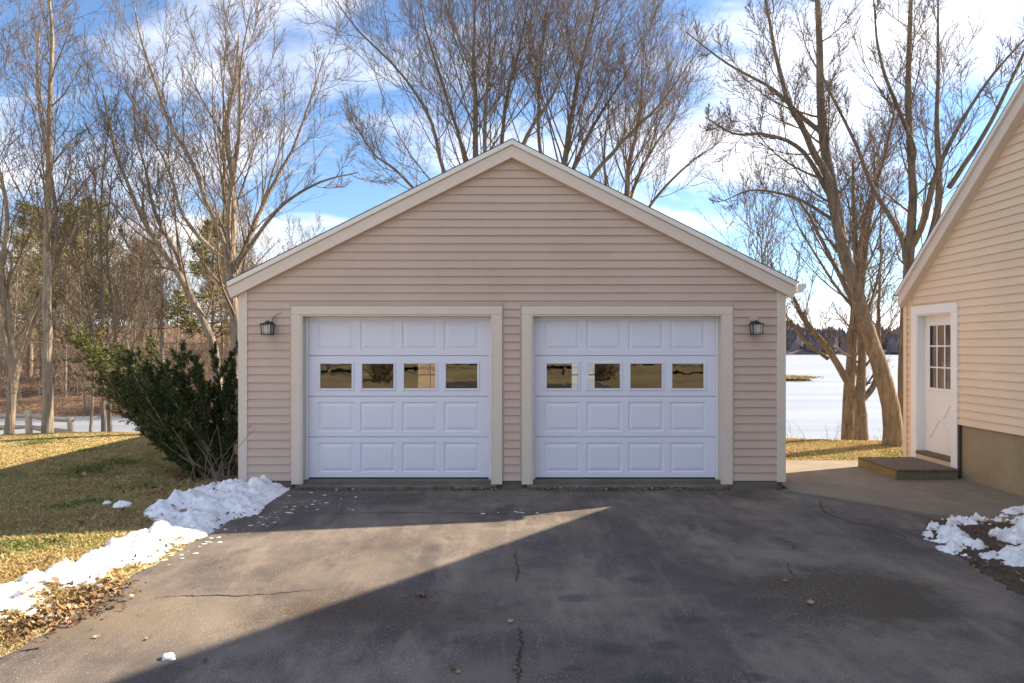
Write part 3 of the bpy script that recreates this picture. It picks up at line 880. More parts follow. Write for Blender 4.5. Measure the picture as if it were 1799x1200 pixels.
for k in (1, 2):
    yy = LY0+(LY1-LY0)*k/3; zz = LZ0+(LZ1-LZ0)*k/3
    box("muntin", dxf-.008, dxf+.012, yy-.011, yy+.011, LZ0+.012, LZ1-.012, M['white'], sd)
    box("muntin", dxf-.0075, dxf+.0115, LY0+.012, LY1-.012, zz-.011, zz+.011, M['white'], sd)
for r_ in range(3):
    for c_ in range(3):
        ya, yb_ = LY0+(LY1-LY0)*c_/3, LY0+(LY1-LY0)*(c_+1)/3; za, zb_ = LZ0+(LZ1-LZ0)*r_/3, LZ0+(LZ1-LZ0)*(r_+1)/3
        j = rs.uniform(-.001, .001)
        link("pane", py_mesh("pane", [(dxf+.005, ya, za), (dxf+.005+j, yb_, za), (dxf+.005+j, yb_, zb_), (dxf+.005, ya, zb_)], [[3, 2, 1, 0]]), M['glass_house'], sd)
# crossbuck in the lower half of the door
def slat(name, ya, za, yb_, zb_, w, parent):
    d = Vector((yb_-ya, zb_-za)).normalized(); n_ = Vector((-d.y, d.x))*w/2
    poly = [(ya+n_.x, za+n_.y), (yb_+n_.x, zb_+n_.y), (yb_-n_.x, zb_-n_.y), (ya-n_.x, za-n_.y)]
    return prism(name, poly, 'x', dxf-.008, dxf-.0005, M['white'], parent)
slat("crossbuck", dy0+.12, .48, dy1-.12, 1.08, .035, sd)
slat("crossbuck", dy0+.12, 1.08, dy0+.345, .80, .035, sd); slat("crossbuck", dy1-.345, .76, dy1-.12, .48, .035, sd)
# curtain inside, behind the panes
V = []; F = []
for k in range(30):
    yy = LY0+.28+(LY1-LY0-.26)*k/29; xo = HX+.30+.018*math.sin(k*1.35)
    V += [(xo, yy, 1.1), (xo, yy, 1.62+.0*k)]
F = [[2*k, 2*k+1, 2*k+3, 2*k+2] for k in range(29)]
link("curtain", py_mesh("curtain", V, F, True), M['jamb'], house)

# wooden step in front of the side door
step = empty("wooden_step", (5.7, 9.9, 0)); tag(step, "low weathered wooden platform step below the white side door", "step")
SX0, SX1, SY0, SY1, SZ = 5.27, 6.12, 9.36, 10.40, .165
nb = 7; bw = (SX1-SX0)/nb
for k in range(nb):
    box("board", SX0+k*bw+.004, SX0+(k+1)*bw-.004, SY0-.015, SY1, SZ-.028+rs.uniform(-.002, .002), SZ+rs.uniform(-.002, .002), M['deck'], step)
box("side_board", SX0, SX0+.036, SY0+.037, SY1-.001, .018, SZ-.031, M['deck_moss'], step)
box("front_board", SX0+.001, SX1-.002, SY0, SY0+.036, .018, SZ-.031, M['deck'], step)
box("back_board", SX0+.037, SX1-.002, SY1-.04, SY1-.002, .018, SZ-.031, M['deck'], step)

# ------------------------------------------------------------------ trees
def P3(px, py, Z, dz=0.0): return ((px-900)*Z/1200, Z+dz, CAMZ+(610-py)*Z/1200)
def spawn(rng, P, Rd, L, n, t0, t1, ang, lr, rr_, K2, wob, up, rmin, tipf=.25, fall=.55):
    N, K, _ = P.shape
    n = np.broadcast_to(np.asarray(n), (N,)).astype(int)
    idx = np.repeat(np.arange(N), n)
    first = np.cumsum(n)-n
    kk = np.arange(len(idx))-np.repeat(first, n)
    t = t0+(t1-t0)*(kk+rng.random(len(idx)))/np.maximum(1, n[idx])
    f = np.clip(t, 0, .999)*(K-1); i = f.astype(int); w = (f-i)[:, None]
    pos = P[idx, i]*(1-w)+P[idx, i+1]*w
    tan = P[idx, i+1]-P[idx, i]; tan /= np.linalg.norm(tan, axis=1, keepdims=True)+1e-9
    r0 = (Rd[idx, i]*(1-w[:, 0])+Rd[idx, i+1]*w[:, 0])*rr_
    ref = np.where(np.abs(tan[:, 2:3]) > .85, np.array([[1., 0, 0]]), np.array([[0, 0, 1.]]))
    U = np.cross(tan, ref); U /= np.linalg.norm(U, axis=1, keepdims=True)+1e-9
    W = np.cross(tan, U)
    phi = kk*2.39996+rng.random(len(idx))*1.6+np.repeat(rng.random(N)*6.28, n)
    al = np.radians(rng.uniform(ang[0], ang[1], len(idx)))
    d = np.cos(al)[:, None]*tan+np.sin(al)[:, None]*(np.cos(phi)[:, None]*U+np.sin(phi)[:, None]*W)
    ln = L[idx]*lr*(1-fall*t)*rng.uniform(.55, 1.3, len(idx))
    st = ln/(K2-1)
    out = np.zeros((len(idx), K2, 3)); out[:, 0] = pos
    for q in range(1, K2):
        d = d+wob*rng.normal(size=d.shape); d[:, 2] += up
        d /= np.linalg.norm(d, axis=1, keepdims=True)
        out[:, q] = out[:, q-1]+d*st[:, None]
    s = np.linspace(0, 1, K2)[None, :]
    rad = np.maximum(r0, rmin*1.3)[:, None]*(1-(1-tipf)*s)
    return out, np.maximum(rad, rmin*.6), ln
def make_tree(name, label, stems, seed, n1=11, n2=9, n3=7, n4=2, rmin=.0030, group=None, mat='bark', spread=1.0, up=.10, l1=.42, t0=.25, rr1=.32, catg="tree", base=None, crown_mat=None):
    """stems: list of (polyline of world points, r0, r1)"""
    rng = np.random.default_rng(seed)
    base = base or stems[0][0][0]
    root = empty(name, tuple(base)); tag(root, label, catg, group)
    P0 = []; R0 = []
    for pts, r0, r1 in stems:
        if pts[0][2] < .6:      # root the trunk in the ground
            gx_, gy_ = pts[0][0], pts[0][1]
            pts = [(gx_, gy_, min(pts[0][2], float(ground_np(np.array(gx_), np.array(gy_)))-.15 if gy_ > 5 else pts[0][2]-.1))] + list(pts[1:])
        c = spline(np.array(pts), 18); s = np.linspace(0, 1, 18)
        wob = rng.normal(size=(18, 3))*r0*.05; wob[0] = 0
        P0.append(c+wob)
        rad = r0*(1-s)**.9*(1-r1/r0)+r1
        rad[0] *= 1.18 if pts[0][2] < 1 else 1.0; rad[1] *= 1.05 if pts[0][2] < 1 else 1.0
        R0.append(rad)
    P0 = np.array(P0); R0 = np.array(R0)
    L0 = np.linalg.norm(np.diff(P0, axis=1), axis=2).sum(1)
    for k in range(len(P0)):
        V, F = tube_arrays(P0[k:k+1], R0[k:k+1], 12 if R0[k, 0] > .07 else 8)
        link("trunk", np_mesh("trunk", V, F, True), M[mat], root)
    Lm = L0.mean()
    nn1 = np.maximum(3, (n1*np.clip(L0/Lm, .4, 1.6))).astype(int)
    B1 = spawn(rng, P0, R0, L0, nn1, t0, .99, (16*spread, 44*spread), l1*1.3, rr1, 11, .06, up, rmin*2.0, .15)
    B2 = spawn(rng, *B1, n2, .15, .98, (20, 50), .58, .5, 7, .07, up*.9, rmin*1.7, .25)
    lim_v, lim_f = cat([tube_arrays(B1[0], B1[1], 6), tube_arrays(B2[0], B2[1], 4)])
    link("limbs", np_mesh("limbs", lim_v, lim_f, True), M['twig'], root)["kind"] = "stuff"
    B3 = spawn(rng, *B2, n3, .12, .98, (20, 52), .60, .55, 5, .08, up*.8, rmin*1.15, .4)
    arr = [tube_arrays(B3[0], B3[1], 3)]
    if n4:
        B4 = spawn(rng, *B3, n4, .15, .98, (20, 55), .55, .75, 3, .09, up*.6, rmin*.8, .5)
        arr.append(tube_arrays(B4[0], B4[1], 3))
    v, f = cat(arr)
    c = link("crown", np_mesh("crown", v, f), M['twig'], root); c["kind"] = "stuff"
    return root

def stem(Z, pts, r0, r1, dz=0.0):
    n_ = len(pts)
    return ([P3(px, py, Z, dz*k/(n_-1)) for k, (px, py) in enumerate(pts)], r0, r1)
# left, slim straight tree by the fence
make_tree("bare_tree", "tall slim straight bare tree standing at the rail fence", [stem(14.2, [(83, 772), (84, 600), (82, 450), (86, 300), (88, 160), (92, 60), (80, -70)], .10, .015)], 21, n1=26, n2=8, n3=6, n4=2, mat='bark_grey', spread=1.25, up=.05, l1=.22, t0=.30)
make_tree("bare_tree", "bare tree at the left picture edge with several stems, beside the rail fence",
          [stem(14.6, [(14, 782), (22, 660), (16, 560), (-10, 420), (-50, 250), (-70, 80)], .09, .02), stem(14.6, [(22, 690), (35, 600), (75, 480), (70, 350), (30, 150), (25, 0)], .07, .012, .8),
           stem(14.6, [(18, 640), (10, 520), (40, 380), (20, 220), (40, 60)], .06, .012, -.9), stem(14.6, [(20, 670), (60, 560), (110, 470), (150, 400), (170, 330)], .045, .01, -.4)], 22, n1=12, n2=8, n3=6, n4=2, mat='bark_grey', t0=.3, l1=.34)
# left, spreading maple behind the garage corner
zc_ = 14.6
make_tree("maple_tree", "spreading many stemmed bare maple rising behind the garage's left eave",
          [stem(zc_, [(410, 772), (414, 640), (416, 570), (404, 490), (409, 400), (409, 325), (398, 225), (412, 150), (420, 60)], .15, .012),
           stem(zc_, [(404, 500), (397, 425), (372, 360), (352, 295), (315, 225), (297, 162), (277, 87), (271, 35)], .07, .01, -.8),
           stem(zc_, [(403, 500), (394, 462), (345, 417), (307, 370), (282, 300), (258, 255), (217, 192), (190, 130)], .06, .01, .8),
           stem(zc_, [(406, 500), (424, 435), (461, 334), (500, 250), (530, 150), (552, 60)], .065, .01, .9),
           stem(zc_, [(408, 480), (440, 440), (500, 370), (570, 330), (640, 315)], .06, .01, -.6),
           stem(zc_, [(406, 470), (412, 380), (440, 260), (452, 150), (480, 60)], .055, .01, -1.2),
           stem(zc_, [(405, 480), (392, 390), (372, 260), (362, 150), (345, 60)], .05, .01, 1.2)], 23, n1=11, n2=9, n3=7, n4=2, mat='bark_grey', l1=.36, t0=.22, spread=1.2)
make_tree("maple_tree", "twin stemmed bare maple leaning left beside the dark yew",
          [stem(15.2, [(392, 772), (380, 640), (368, 588), (325, 500), (293, 450), (258, 398), (225, 325), (200, 250), (176, 140)], .105, .012),
           stem(15.2, [(335, 520), (305, 442), (272, 392), (250, 337), (237, 290), (212, 215), (205, 120)], .06, .01, .7),
           stem(15.2, [(300, 470), (270, 470), (245, 440), (240, 410)], .03, .008, -.6)], 24, n1=13, n2=8, n3=7, n4=2, mat='bark_grey', l1=.33, t0=.25)
# small trees at the pond's edge
for k, (px, top, lab) in enumerate(((157, 560, "thin leaning sapling at the pond edge nearest the slim straight tree"), (182, 470, "stouter of two young trunks by the pond, left of the yew"), (193, 520, "thinner of two young trunks by the pond, left of the yew"))):
    make_tree("young_tree", lab, [stem(15.6+.3*k, [(px, 768), (px+6 if k == 0 else px, 690), (px+10*(k != 1), 600), (px-5, top-80), (px+4, top-220)], .06 if k != 0 else .035, .01)], 30+k, n1=12, n2=7, n3=6, n4=2, mat='bark_grey', l1=.36)
# behind the garage
zc_ = 20.5
make_tree("maple_tree", "big fan shaped bare maple rising behind the garage ridge, left of the peak",
          [stem(zc_, [(868, 690), (866, 560), (860, 470), (838, 300), (836, 180), (832, 90), (838, -60)], .15, .02),
           stem(zc_, [(862, 480), (800, 345), (777, 290), (758, 215), (712, 145), (640, 75), (598, 20)], .075, .01, -1),
           stem(zc_, [(862, 480), (824, 330), (816, 270), (795, 200), (770, 120), (738, 10), (725, -80)], .085, .012, 1.2),
           stem(zc_, [(862, 480), (858, 330), (853, 258), (858, 180), (864, 80), (850, -80)], .085, .012, -1.5),
           stem(zc_, [(862, 480), (876, 330), (882, 245), (892, 150), (915, 60), (935, -60)], .09, .012, 1.0),
           stem(zc_, [(862, 480), (900, 330), (925, 245), (962, 190), (988, 135), (1015, 40)], .09, .012, -.6),
           stem(zc_, [(862, 480), (770, 380), (700, 300), (650, 260), (615, 205)], .07, .012, .8)], 25, n1=17, n2=9, n3=7, n4=2, rmin=.0036, l1=.40, t0=.32, spread=1.2)
make_tree("maple_tree", "bare maple behind the right roof slope with one upright stem near the ridge",
          [stem(21.5, [(985, 690), (986, 480), (988, 330), (994, 275), (1005, 200), (1022, 110), (1050, 0), (1062, -80)], .14, .015),
           stem(21.5, [(986, 470), (1003, 330), (1012, 285), (1050, 205), (1100, 125), (1145, 40)], .10, .012, 1),
           stem(21.5, [(986, 480), (1025, 340), (1080, 268), (1150, 198), (1200, 130)], .09, .012, -1),
           stem(21.5, [(986, 480), (960, 330), (945, 240), (950, 120), (965, 0)], .08, .012, -1.4)], 26, n1=17, n2=9, n3=7, n4=2, rmin=.0036, l1=.36, t0=.3)
make_tree("maple_tree", "low spreading bare tree behind the garage's right roof slope",
          [stem(22.5, [(1085, 690), (1088, 500), (1102, 345), (1106, 285), (1125, 200), (1128, 100)], .15, .012),
           stem(22.5, [(1088, 500), (1112, 345), (1150, 258), (1205, 180)], .08, .012, 1),
           stem(22.5, [(1088, 500), (1130, 380), (1190, 308), (1245, 268)], .07, .012, -1),
           stem(22.5, [(1088, 500), (1070, 380), (1060, 280), (1068, 180)], .07, .012, -.5)], 27, n1=15, n2=9, n3=7, n4=2, rmin=.0036, l1=.40, t0=.3)
make_tree("young_tree", "small twiggy tree just past the garage's right eave", [stem(19, [(1335, 770), (1337, 620), (1332, 520), (1340, 450), (1330, 390)], .05, .008), stem(19, [(1336, 600), (1352, 500), (1362, 430)], .03, .008, .5)], 28, n1=14, n2=7, n3=5, n4=2, rmin=.004, l1=.4)
# right side, between garage and house
zc_ = 12.5
make_tree("maple_tree", "massive bare maple leaning left behind the house corner",
          [stem(zc_, [(1570, 796), (1567, 725), (1552, 660), (1527, 590), (1503, 505), (1483, 440), (1467, 345), (1450, 257), (1443, 170), (1440, 60), (1432, -80)], .165, .04),
           stem(zc_, [(1492, 470), (1464, 385), (1446, 312), (1418, 275), (1400, 240), (1370, 198), (1345, 121), (1330, 60), (1310, -30)], .085, .012, -.7),
           stem(zc_, [(1447, 235), (1420, 200), (1370, 140), (1300, 90), (1225, 20)], .05, .01, .8),
           stem(zc_, [(1462, 350), (1400, 270), (1330, 250), (1270, 255), (1215, 235)], .045, .01, -.9),
           stem(zc_, [(1470, 390), (1410, 345), (1340, 325), (1290, 340)], .035, .008, .6)], 41, n1=12, n2=9, n3=7, n4=2, l1=.24, t0=.30, spread=1.6, rr1=.26)
make_tree("maple_tree", "tall lichen spotted maple with upright stems against the house rake",
          [stem(12.9, [(1592, 798), (1590, 700), (1592, 590), (1597, 478), (1601, 415), (1604, 310), (1597, 205), (1598, 100), (1602, -60)], .125, .03),
           stem(12.9, [(1598, 440), (1615, 397), (1632, 310), (1660, 240), (1705, 160), (1790, 60)], .07, .012, -.6),
           stem(12.9, [(1600, 500), (1650, 400), (1667, 310), (1671, 205), (1681, 128), (1690, -60)], .085, .015, .7),
           stem(12.9, [(1601, 290), (1597, 262), (1559, 191), (1524, 117), (1505, 20)], .06, .01, -.6),
           stem(12.9, [(1597, 470), (1587, 408), (1545, 327), (1520, 247), (1470, 135), (1450, 60)], .06, .01, .5),
           stem(12.9, [(1668, 330), (1720, 230), (1760, 120), (1799, 20)], .05, .01, -.8)], 42, n1=10, n2=9, n3=7, n4=2, l1=.24, t0=.35, spread=1.6, rr1=.26)
make_tree("maple_tree", "short forked tree with a low crotch on the lakeside lawn",
          [stem(13.9, [(1514, 772), (1513, 730), (1511, 700), (1516, 640), (1512, 560), (1518, 470), (1530, 380)], .14, .015),
           stem(13.9, [(1511, 706), (1484, 668), (1443, 608), (1402, 562), (1378, 520), (1350, 500)], .085, .012, -.5),
           stem(13.9, [(1455, 630), (1410, 600), (1385, 575), (1360, 570)], .045, .01, -.4),
           stem(13.9, [(1512, 706), (1545, 670), (1556, 600), (1562, 520), (1575, 430)], .07, .012, .5)], 43, n1=10, n2=8, n3=6, n4=2, l1=.34, t0=.35, spread=1.5)
make_tree("maple_tree", "straight trunk farthest out on the lawn edge before the frozen lake",
          [stem(14.9, [(1488, 764), (1493, 690), (1499, 600), (1506, 500), (1502, 400), (1498, 280)], .14, .02),
           stem(14.9, [(1504, 520), (1530, 430), (1560, 330), (1570, 240)], .07, .012, .8), stem(14.9, [(1504, 540), (1470, 450), (1440, 370), (1425, 330)], .06, .012, .8),
           stem(14.9, [(1503, 480), (1512, 380), (1530, 290), (1535, 220)], .06, .012, -.8)], 44, n1=13, n2=8, n3=7, n4=2, l1=.38, t0=.35, spread=1.4)

# woods on the far bank of the pond: a few generic trees, then copies
def copy_tree(root, loc, rz, sc, label, group):
    r_ = root.copy(); COL.objects.link(r_)
    r_.location = loc; r_.rotation_euler = (0, 0, rz); r_.scale = (sc, sc, sc)
    r_["label"] = label; r_["group"] = group
    for ch in list(root.children):
        c = ch.copy(); COL.objects.link(c); c.parent = r_
    return r_
protos = []
rng = np.random.default_rng(77)
for k in range(5):
    H = 9+k*.9; lean = rng.uniform(-.6, .6, 2)
    st = [([(0, 0, 0), (lean[0]*.2, 0, H*.25), (lean[0]*.5, lean[1]*.4, H*.55), (lean[0], lean[1], H)], .07+.013*k, .01)]
    if k % 2: st.append(([(0, 0, H*.18), (.5, .3, H*.4), (1.0, .5, H*.75)], .06, .012))
    if k == 3: st.append(([(0, 0, H*.12), (-.7, .1, H*.35), (-1.3, -.3, H*.7)], .06, .012))
    protos.append(make_tree("wood_tree", "x", st, 60+k, n1=18, n2=8, n3=6, n4=2, rmin=.006, mat='bark_grey', l1=.36, t0=.22, base=(0, 0, 0)))
GROUPW = "bare trees in the wood across the pond"
LABW = "bare brown tree in the wood across the pond"
spots = []
rw = random.Random(19)
while len(spots) < 48:
    y = rw.uniform(27.5, 62); x = rw.uniform(-.80*y-2, -.22*y)
    if all(math.hypot(x-a, y-b) > 1.5 for a, b in spots): spots.append((x, y))
for k, (x, y) in enumerate(sorted(spots, key=lambda s: s[1])):
    z = float(ground_np(np.array(x), np.array(y)))-.1
    sc = rw.uniform(.55, .95)
    if k < 5:
        o = protos[k]; o.location = (x, y, z); o.rotation_euler = (0, 0, rw.uniform(0, 6.28)); o.scale = (sc,)*3; o["label"] = LABW; o["group"] = GROUPW
    else:
        copy_tree(protos[k % 5], (x, y, z), rw.uniform(0, 6.28), sc, LABW, GROUPW)
# thicket of undergrowth along the far bank
rng = np.random.default_rng(8)
n = 1000
yy = rng.uniform(27, 50, n); xx = -rng.uniform(.2, .82, n)*yy
zz = ground_np(xx, yy)-.05
d = rng.normal(size=(n, 3))*.5; d[:, 2] = 1; d /= np.linalg.norm(d, axis=1, keepdims=True)
ln = rng.uniform(.8, 2.6, n)
P = np.stack([np.stack([xx, yy, zz], -1)+d*ln[:, None]*s+rng.normal(size=(n, 3))*.06*(s > 0) for s in (0, .35, .7, 1)], 1)
Rr = np.outer(rng.uniform(.008, .016, n), [1, .8, .5, .25])
B1 = spawn(rng, P, Rr, ln, 7, .15, .98, (25, 60), .55, .7, 4, .12, .05, .006, .4)
B2 = spawn(rng, *B1, 3, .15, .98, (25, 60), .55, .7, 3, .12, .03, .005, .4)
v, f = cat([tube_arrays(P, Rr, 4), tube_arrays(B1[0], B1[1], 3), tube_arrays(B2[0], B2[1], 3)])
tag(link("undergrowth", np_mesh("undergrowth", v, f), M['twig']), "brown leafless undergrowth on the bank across the pond", "undergrowth", kind="stuff")
# lakeside brush on the right
n = 60
xx = rng.uniform(5.2, 9.5, n); yy = rng.uniform(14.6, 15.6, n); zz = ground_np(xx, yy)-.02
d = rng.normal(size=(n, 3))*.25; d[:, 2] = 1; d /= np.linalg.norm(d, axis=1, keepdims=True)
ln = rng.uniform(.3, .95, n)
P = np.stack([np.stack([xx, yy, zz], -1)+d*ln[:, None]*s+rng.normal(size=(n, 3))*.02*(s > 0) for s in (0, .35, .7, 1)], 1)
Rr = np.outer(rng.uniform(.003, .005, n), [1, .8, .6, .4])
B1 = spawn(rng, P, Rr, ln, 6, .3, .98, (20, 50), .4, .7, 4, .1, .05, .002, .4)
v, f = cat([tube_arrays(P, Rr, 4), tube_arrays(B1[0], B1[1], 3)])
tag(link("dry_weeds", np_mesh("dry_weeds", v, f), M['twig']), "thin dry weeds along the lawn edge above the frozen lake", "weeds", kind="stuff")

# pines in the wood
def leaf_quads(rng, pos, dirs, ln, wd, jitter=.5):
    n = len(pos)
    d = dirs+rng.normal(size=(n, 3))*jitter; d /= np.linalg.norm(d, axis=1, keepdims=True)+1e-9
    s = np.cross(d, rng.normal(size=(n, 3))); s /= np.linalg.norm(s, axis=1, keepdims=True)+1e-9
    l = ln*rng.uniform(.7, 1.3, n)[:, None]; w = wd*rng.uniform(.7, 1.3, n)[:, None]
    V = np.stack([pos-s*w*.4, pos+s*w*.4, pos+d*l*.55+s*w, pos+d*l, pos+d*l*.55-s*w], 1).reshape(-1, 3)
    return V, np.arange(n*5).reshape(-1, 5)
def set_rnd(me, n, k, rng, vals=None):
    at = me.attributes.new("rnd", 'FLOAT', 'POINT')
    v = rng.random(n) if vals is None else vals
    at.data.foreach_set("value", np.repeat(v, k).astype(np.float32))
def make_pine(label, loc, H, seed, group):
    rng = np.random.default_rng(seed)
    root = empty("pine_tree", loc); tag(root, label, "pine", group)
    tp = np.array([spline([(0, 0, 0), (.1, 0, H*.5), (0, .1, H)], 12)]); tr = np.linspace(.17, .02, 12)[None]
    V, F = tube_arrays(tp, tr, 8); link("trunk", np_mesh("trunk", V, F, True), M['bark_grey'], root, (0, 0, 0))
    B1 = spawn(rng, tp, tr, np.array([H]), 60, .25, .99, (65, 95), .36, .4, 6, .06, .03, .02, .3, .82)
    B2 = spawn(rng, *B1, 7, .25, .99, (30, 60), .4, .6, 4, .1, .05, .01, .4)
    V, F = cat([tube_arrays(B1[0], B1[1], 4), tube_arrays(B2[0], B2[1], 3)]); link("limbs", np_mesh("limbs", V, F), M['twig'], root, (0, 0, 0))
    idx = rng.integers(0, len(B2[0]), 9000); tt = rng.integers(1, 4, 9000)
    pos = B2[0][idx, tt]+rng.normal(size=(9000, 3))*.09
    dr = B2[0][idx, 3]-B2[0][idx, 0]; dr /= np.linalg.norm(dr, axis=1, keepdims=True)+1e-9; dr[:, 2] += .4
    V, F = leaf_quads(rng, pos, dr, .24, .022, .6)
    me = np_mesh("crown", V, F); set_rnd(me, 9000, 5, rng)
    c = link("crown", me, M['pine'], root, (0, 0, 0)); c["kind"] = "stuff"
    return root
for k, (px, Z, H, lab) in enumerate(((118, 33, 9.5, "olive green pine behind the slim straight tree"), (52, 38, 10, "olive pine at the left edge of the wood"), (372, 36, 9, "green pine seen between the maple stems left of the garage"), (160, 44, 11, "tall yellowish pine deeper in the wood"), (250, 47, 8.5, "low pine in the middle of the wood across the pond"))):
    x = (px-900)*Z/1200
    make_pine(lab, (x, Z, float(ground_np(np.array(x), np.array(Z)))-.1), H*.95, 90+k, "pines in the wood across the pond")

# ------------------------------------------------------------------ split rail fence
fence = empty("rail_fence", (-11, 15.6, -.5)); tag(fence, "weathered split rail fence at the lawn edge above the pond", "fence")
posts = [(-14.2, 15.2), (-11.0, 15.55), (-10.25, 15.9)]
posts = [(-14.4, 15.0), (-12.9, 15.25), (-11.02, 15.55), (-10.2, 15.75)]
rf = random.Random(3)
for x, y in posts:
    zb = float(ground_np(np.array(x), np.array(y)))
    top = .40 if x < -10.5 else .22
    pts = spline([(x, y, zb-.2), (x+.02, y, (zb+top)/2), (x+rf.uniform(-.03, .03), y, top)], 7)
    V, F = tube_arrays(np.array([pts]), np.array([[.075, .073, .07, .072, .068, .066, .06]]), 8)
    F = F.tolist() + [list(range(48, 56))]
    link("post", py_mesh("post", V, F, True), M['rail'], fence)
for k in range(len(posts)-1):
    (xa, ya), (xb, yb_) = posts[k], posts[k+1]
    for hz in (.29, .03):
        za = hz-(.0 if k < 2 else .0); zb = hz-(.14 if k == 2 else 0)
        pts = spline([(xa-.1, ya, za+rf.uniform(-.02, .02)), ((xa+xb)/2, (ya+yb_)/2, (za+zb)/2-.02), (xb+.1, yb_, zb+rf.uniform(-.02, .02))], 9)
        V, F = tube_arrays(np.array([pts]), np.array([[.025, .05, .06, .062, .06, .058, .058, .048, .025]]), 7)
        link("rail", np_mesh("rail", V, F, True), M['rail'], fence)

# ------------------------------------------------------------------ yew beside the garage
rng = np.random.default_rng(14)
bx0, by0 = -3.95, 9.35
yew = empty("yew_bush", (bx0, by0, .02)); tag(yew, "dark green overgrown yew leaning left from the garage corner", "bush")
st = []
tips = [(120, 588), (150, 600), (182, 612), (168, 628), (205, 628), (235, 622), (262, 612), (285, 640), (318, 618), (345, 640), (378, 622), (408, 618), (200, 660), (225, 690), (190, 640), (255, 660), (240, 720), (290, 680), (262, 760), (330, 690), (300, 730), (365, 680), (395, 690), (410, 660), (340, 750), (290, 785), (380, 750), (405, 740), (400, 800), (150, 612), (225, 640), (350, 660), (310, 655), (270, 700)]
for k, (px, py) in enumerate(tips):
    Zt = 9.35+rng.uniform(-.75, 1.1)
    if px > 330: Zt = 9.35+rng.uniform(-.3, 1.1)
    t3 = np.array(P3(px, py, Zt)); b = np.array([bx0+rng.uniform(-.22, .22), by0+rng.uniform(-.2, .25), .0])
    t3[0] = min(t3[0], -3.66)
    mid = b*.45+t3*.55; mid[2] -= .12*np.linalg.norm(t3-b)*.5; mid[0] = min(mid[0], -3.66)
    st.append(spline([b, mid, t3], 12))
P0 = np.array(st); R0 = np.linspace(.028, .005, 12)[None].repeat(len(st), 0)
L0 = np.linalg.norm(np.diff(P0, axis=1), axis=2).sum(1)
B1 = spawn(rng, P0, R0, L0, 19, .16, .99, (12, 36), .20, .6, 6, .08, .05, .003, .35, .45)
B2 = spawn(rng, *B1, 8, .08, .99, (18, 42), .40, .7, 4, .08, .03, .002, .4, .3)
def clampx(B): B[0][:, :, 0] = np.minimum(B[0][:, :, 0], -3.60+rng.uniform(-.03, .03, B[0].shape[:2])); return B
B1 = clampx(B1); B2 = clampx(B2)
V, F = cat([tube_arrays(P0, R0, 6), tube_arrays(B1[0], B1[1], 4)])
link("stems", np_mesh("stems", V, F, True), M['twig'], yew)
nn = len(B2[0]); per = 30
idx = np.repeat(np.arange(nn), per); u = np.tile((np.arange(per)+.5)/per, nn)*2.99; i0 = u.astype(int); w = (u-i0)[:, None]
pos = B2[0][idx, i0]*(1-w)+B2[0][idx, i0+1]*w
tan = B2[0][idx, 3]-B2[0][idx, 0]; tan /= np.linalg.norm(tan, axis=1, keepdims=True)+1e-9
V, F = leaf_quads(rng, pos, tan*.7+rng.normal(size=pos.shape)*.35, .042, .0052, .5)
me = np_mesh("foliage", V, F); 
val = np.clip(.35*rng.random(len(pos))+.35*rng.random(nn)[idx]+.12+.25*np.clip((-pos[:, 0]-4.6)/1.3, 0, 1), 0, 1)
set_rnd(me, len(pos), 5, rng, val)
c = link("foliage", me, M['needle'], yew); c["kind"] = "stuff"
# bare suckers at its foot
P = []; Rr = []
for k in range(16):
    x, y = -3.62-rng.uniform(.0, .5), GY0-rng.uniform(-.2, .25)
    h = rng.uniform(.35, .85); lx = rng.uniform(-.35, .45)
    P.append(spline([(x, y, 0), (x+lx*.2, y-.05, h*.5), (x+lx*.7, y-.08, h*.85), (x+lx, y-.1, h)], 8)); Rr.append(np.linspace(.006, .002, 8))
V, F = tube_arrays(np.array(P), np.array(Rr), 5); link("suckers", np_mesh("suckers", V, F, True), M['twig'], yew)

# ------------------------------------------------------------------ snow
def snow_h(seed, amp, lump):
    def h(x, y, d):
        e = min(1, d/.28)
        n1 = fbm(x*1.7, y*1.7, seed, 4); n2 = mnoise.voronoi(Vector((x*lump, y*lump, seed)))[0][0]
        v = e**.7*amp*(.55+.5*n1)+e*amp*.55*(.5-n2)+e*.045*fbm(x*7, y*7, seed, 5)+.02*fbm(x*24, y*24, seed, 4)-.004
        return v
    return h
def gpoly(pts): return [gp(px, py) for px, py in pts]
snow1 = field("snow_bank", gpoly([(515, 853), (470, 846), (430, 846), (380, 843), (340, 862), (285, 885), (225, 912), (250, 935), (185, 948), (160, 968), (90, 1000), (0, 1030), (-120, 1075), (-160, 1150), (-60, 1128), (20, 1112), (100, 1090), (115, 1050), (185, 1030), (205, 1005), (275, 985), (305, 960), (355, 945), (400, 915), (455, 905), (470, 885), (508, 862)]), .022, snow_h(2.0, .17, 4.2), M['snow'])
tag(snow1, "long lumpy snow bank along the left edge of the driveway", "snow bank")
def bedz(x, y): return min(.10, edge_dist(x, y, bedp)*.16)
def sn2(seed, amp):
    f = snow_h(seed, amp, 5)
    def h(x, y, d):
        if not in_poly(x, y, bedp): return f(x, y, d)-.05
        v = f(x, y, d)-.062+.10*fbm(x*3.2, y*3.2, 9)
        return v+bedz(x, y) if v > 0 else -1
    return h
snow2 = field("snow_patch", gpoly([(1596, 930), (1640, 910), (1700, 900), (1760, 890), (1830, 868), (1960, 880), (2050, 1000), (1900, 1090), (1800, 1068), (1775, 1030), (1752, 1010), (1705, 985), (1640, 975), (1605, 955)]), .022, sn2(5.0, .13), M['snow'], .004)
tag(snow2, "patchy melting snow over the mulch bed at the right", "snow patch")
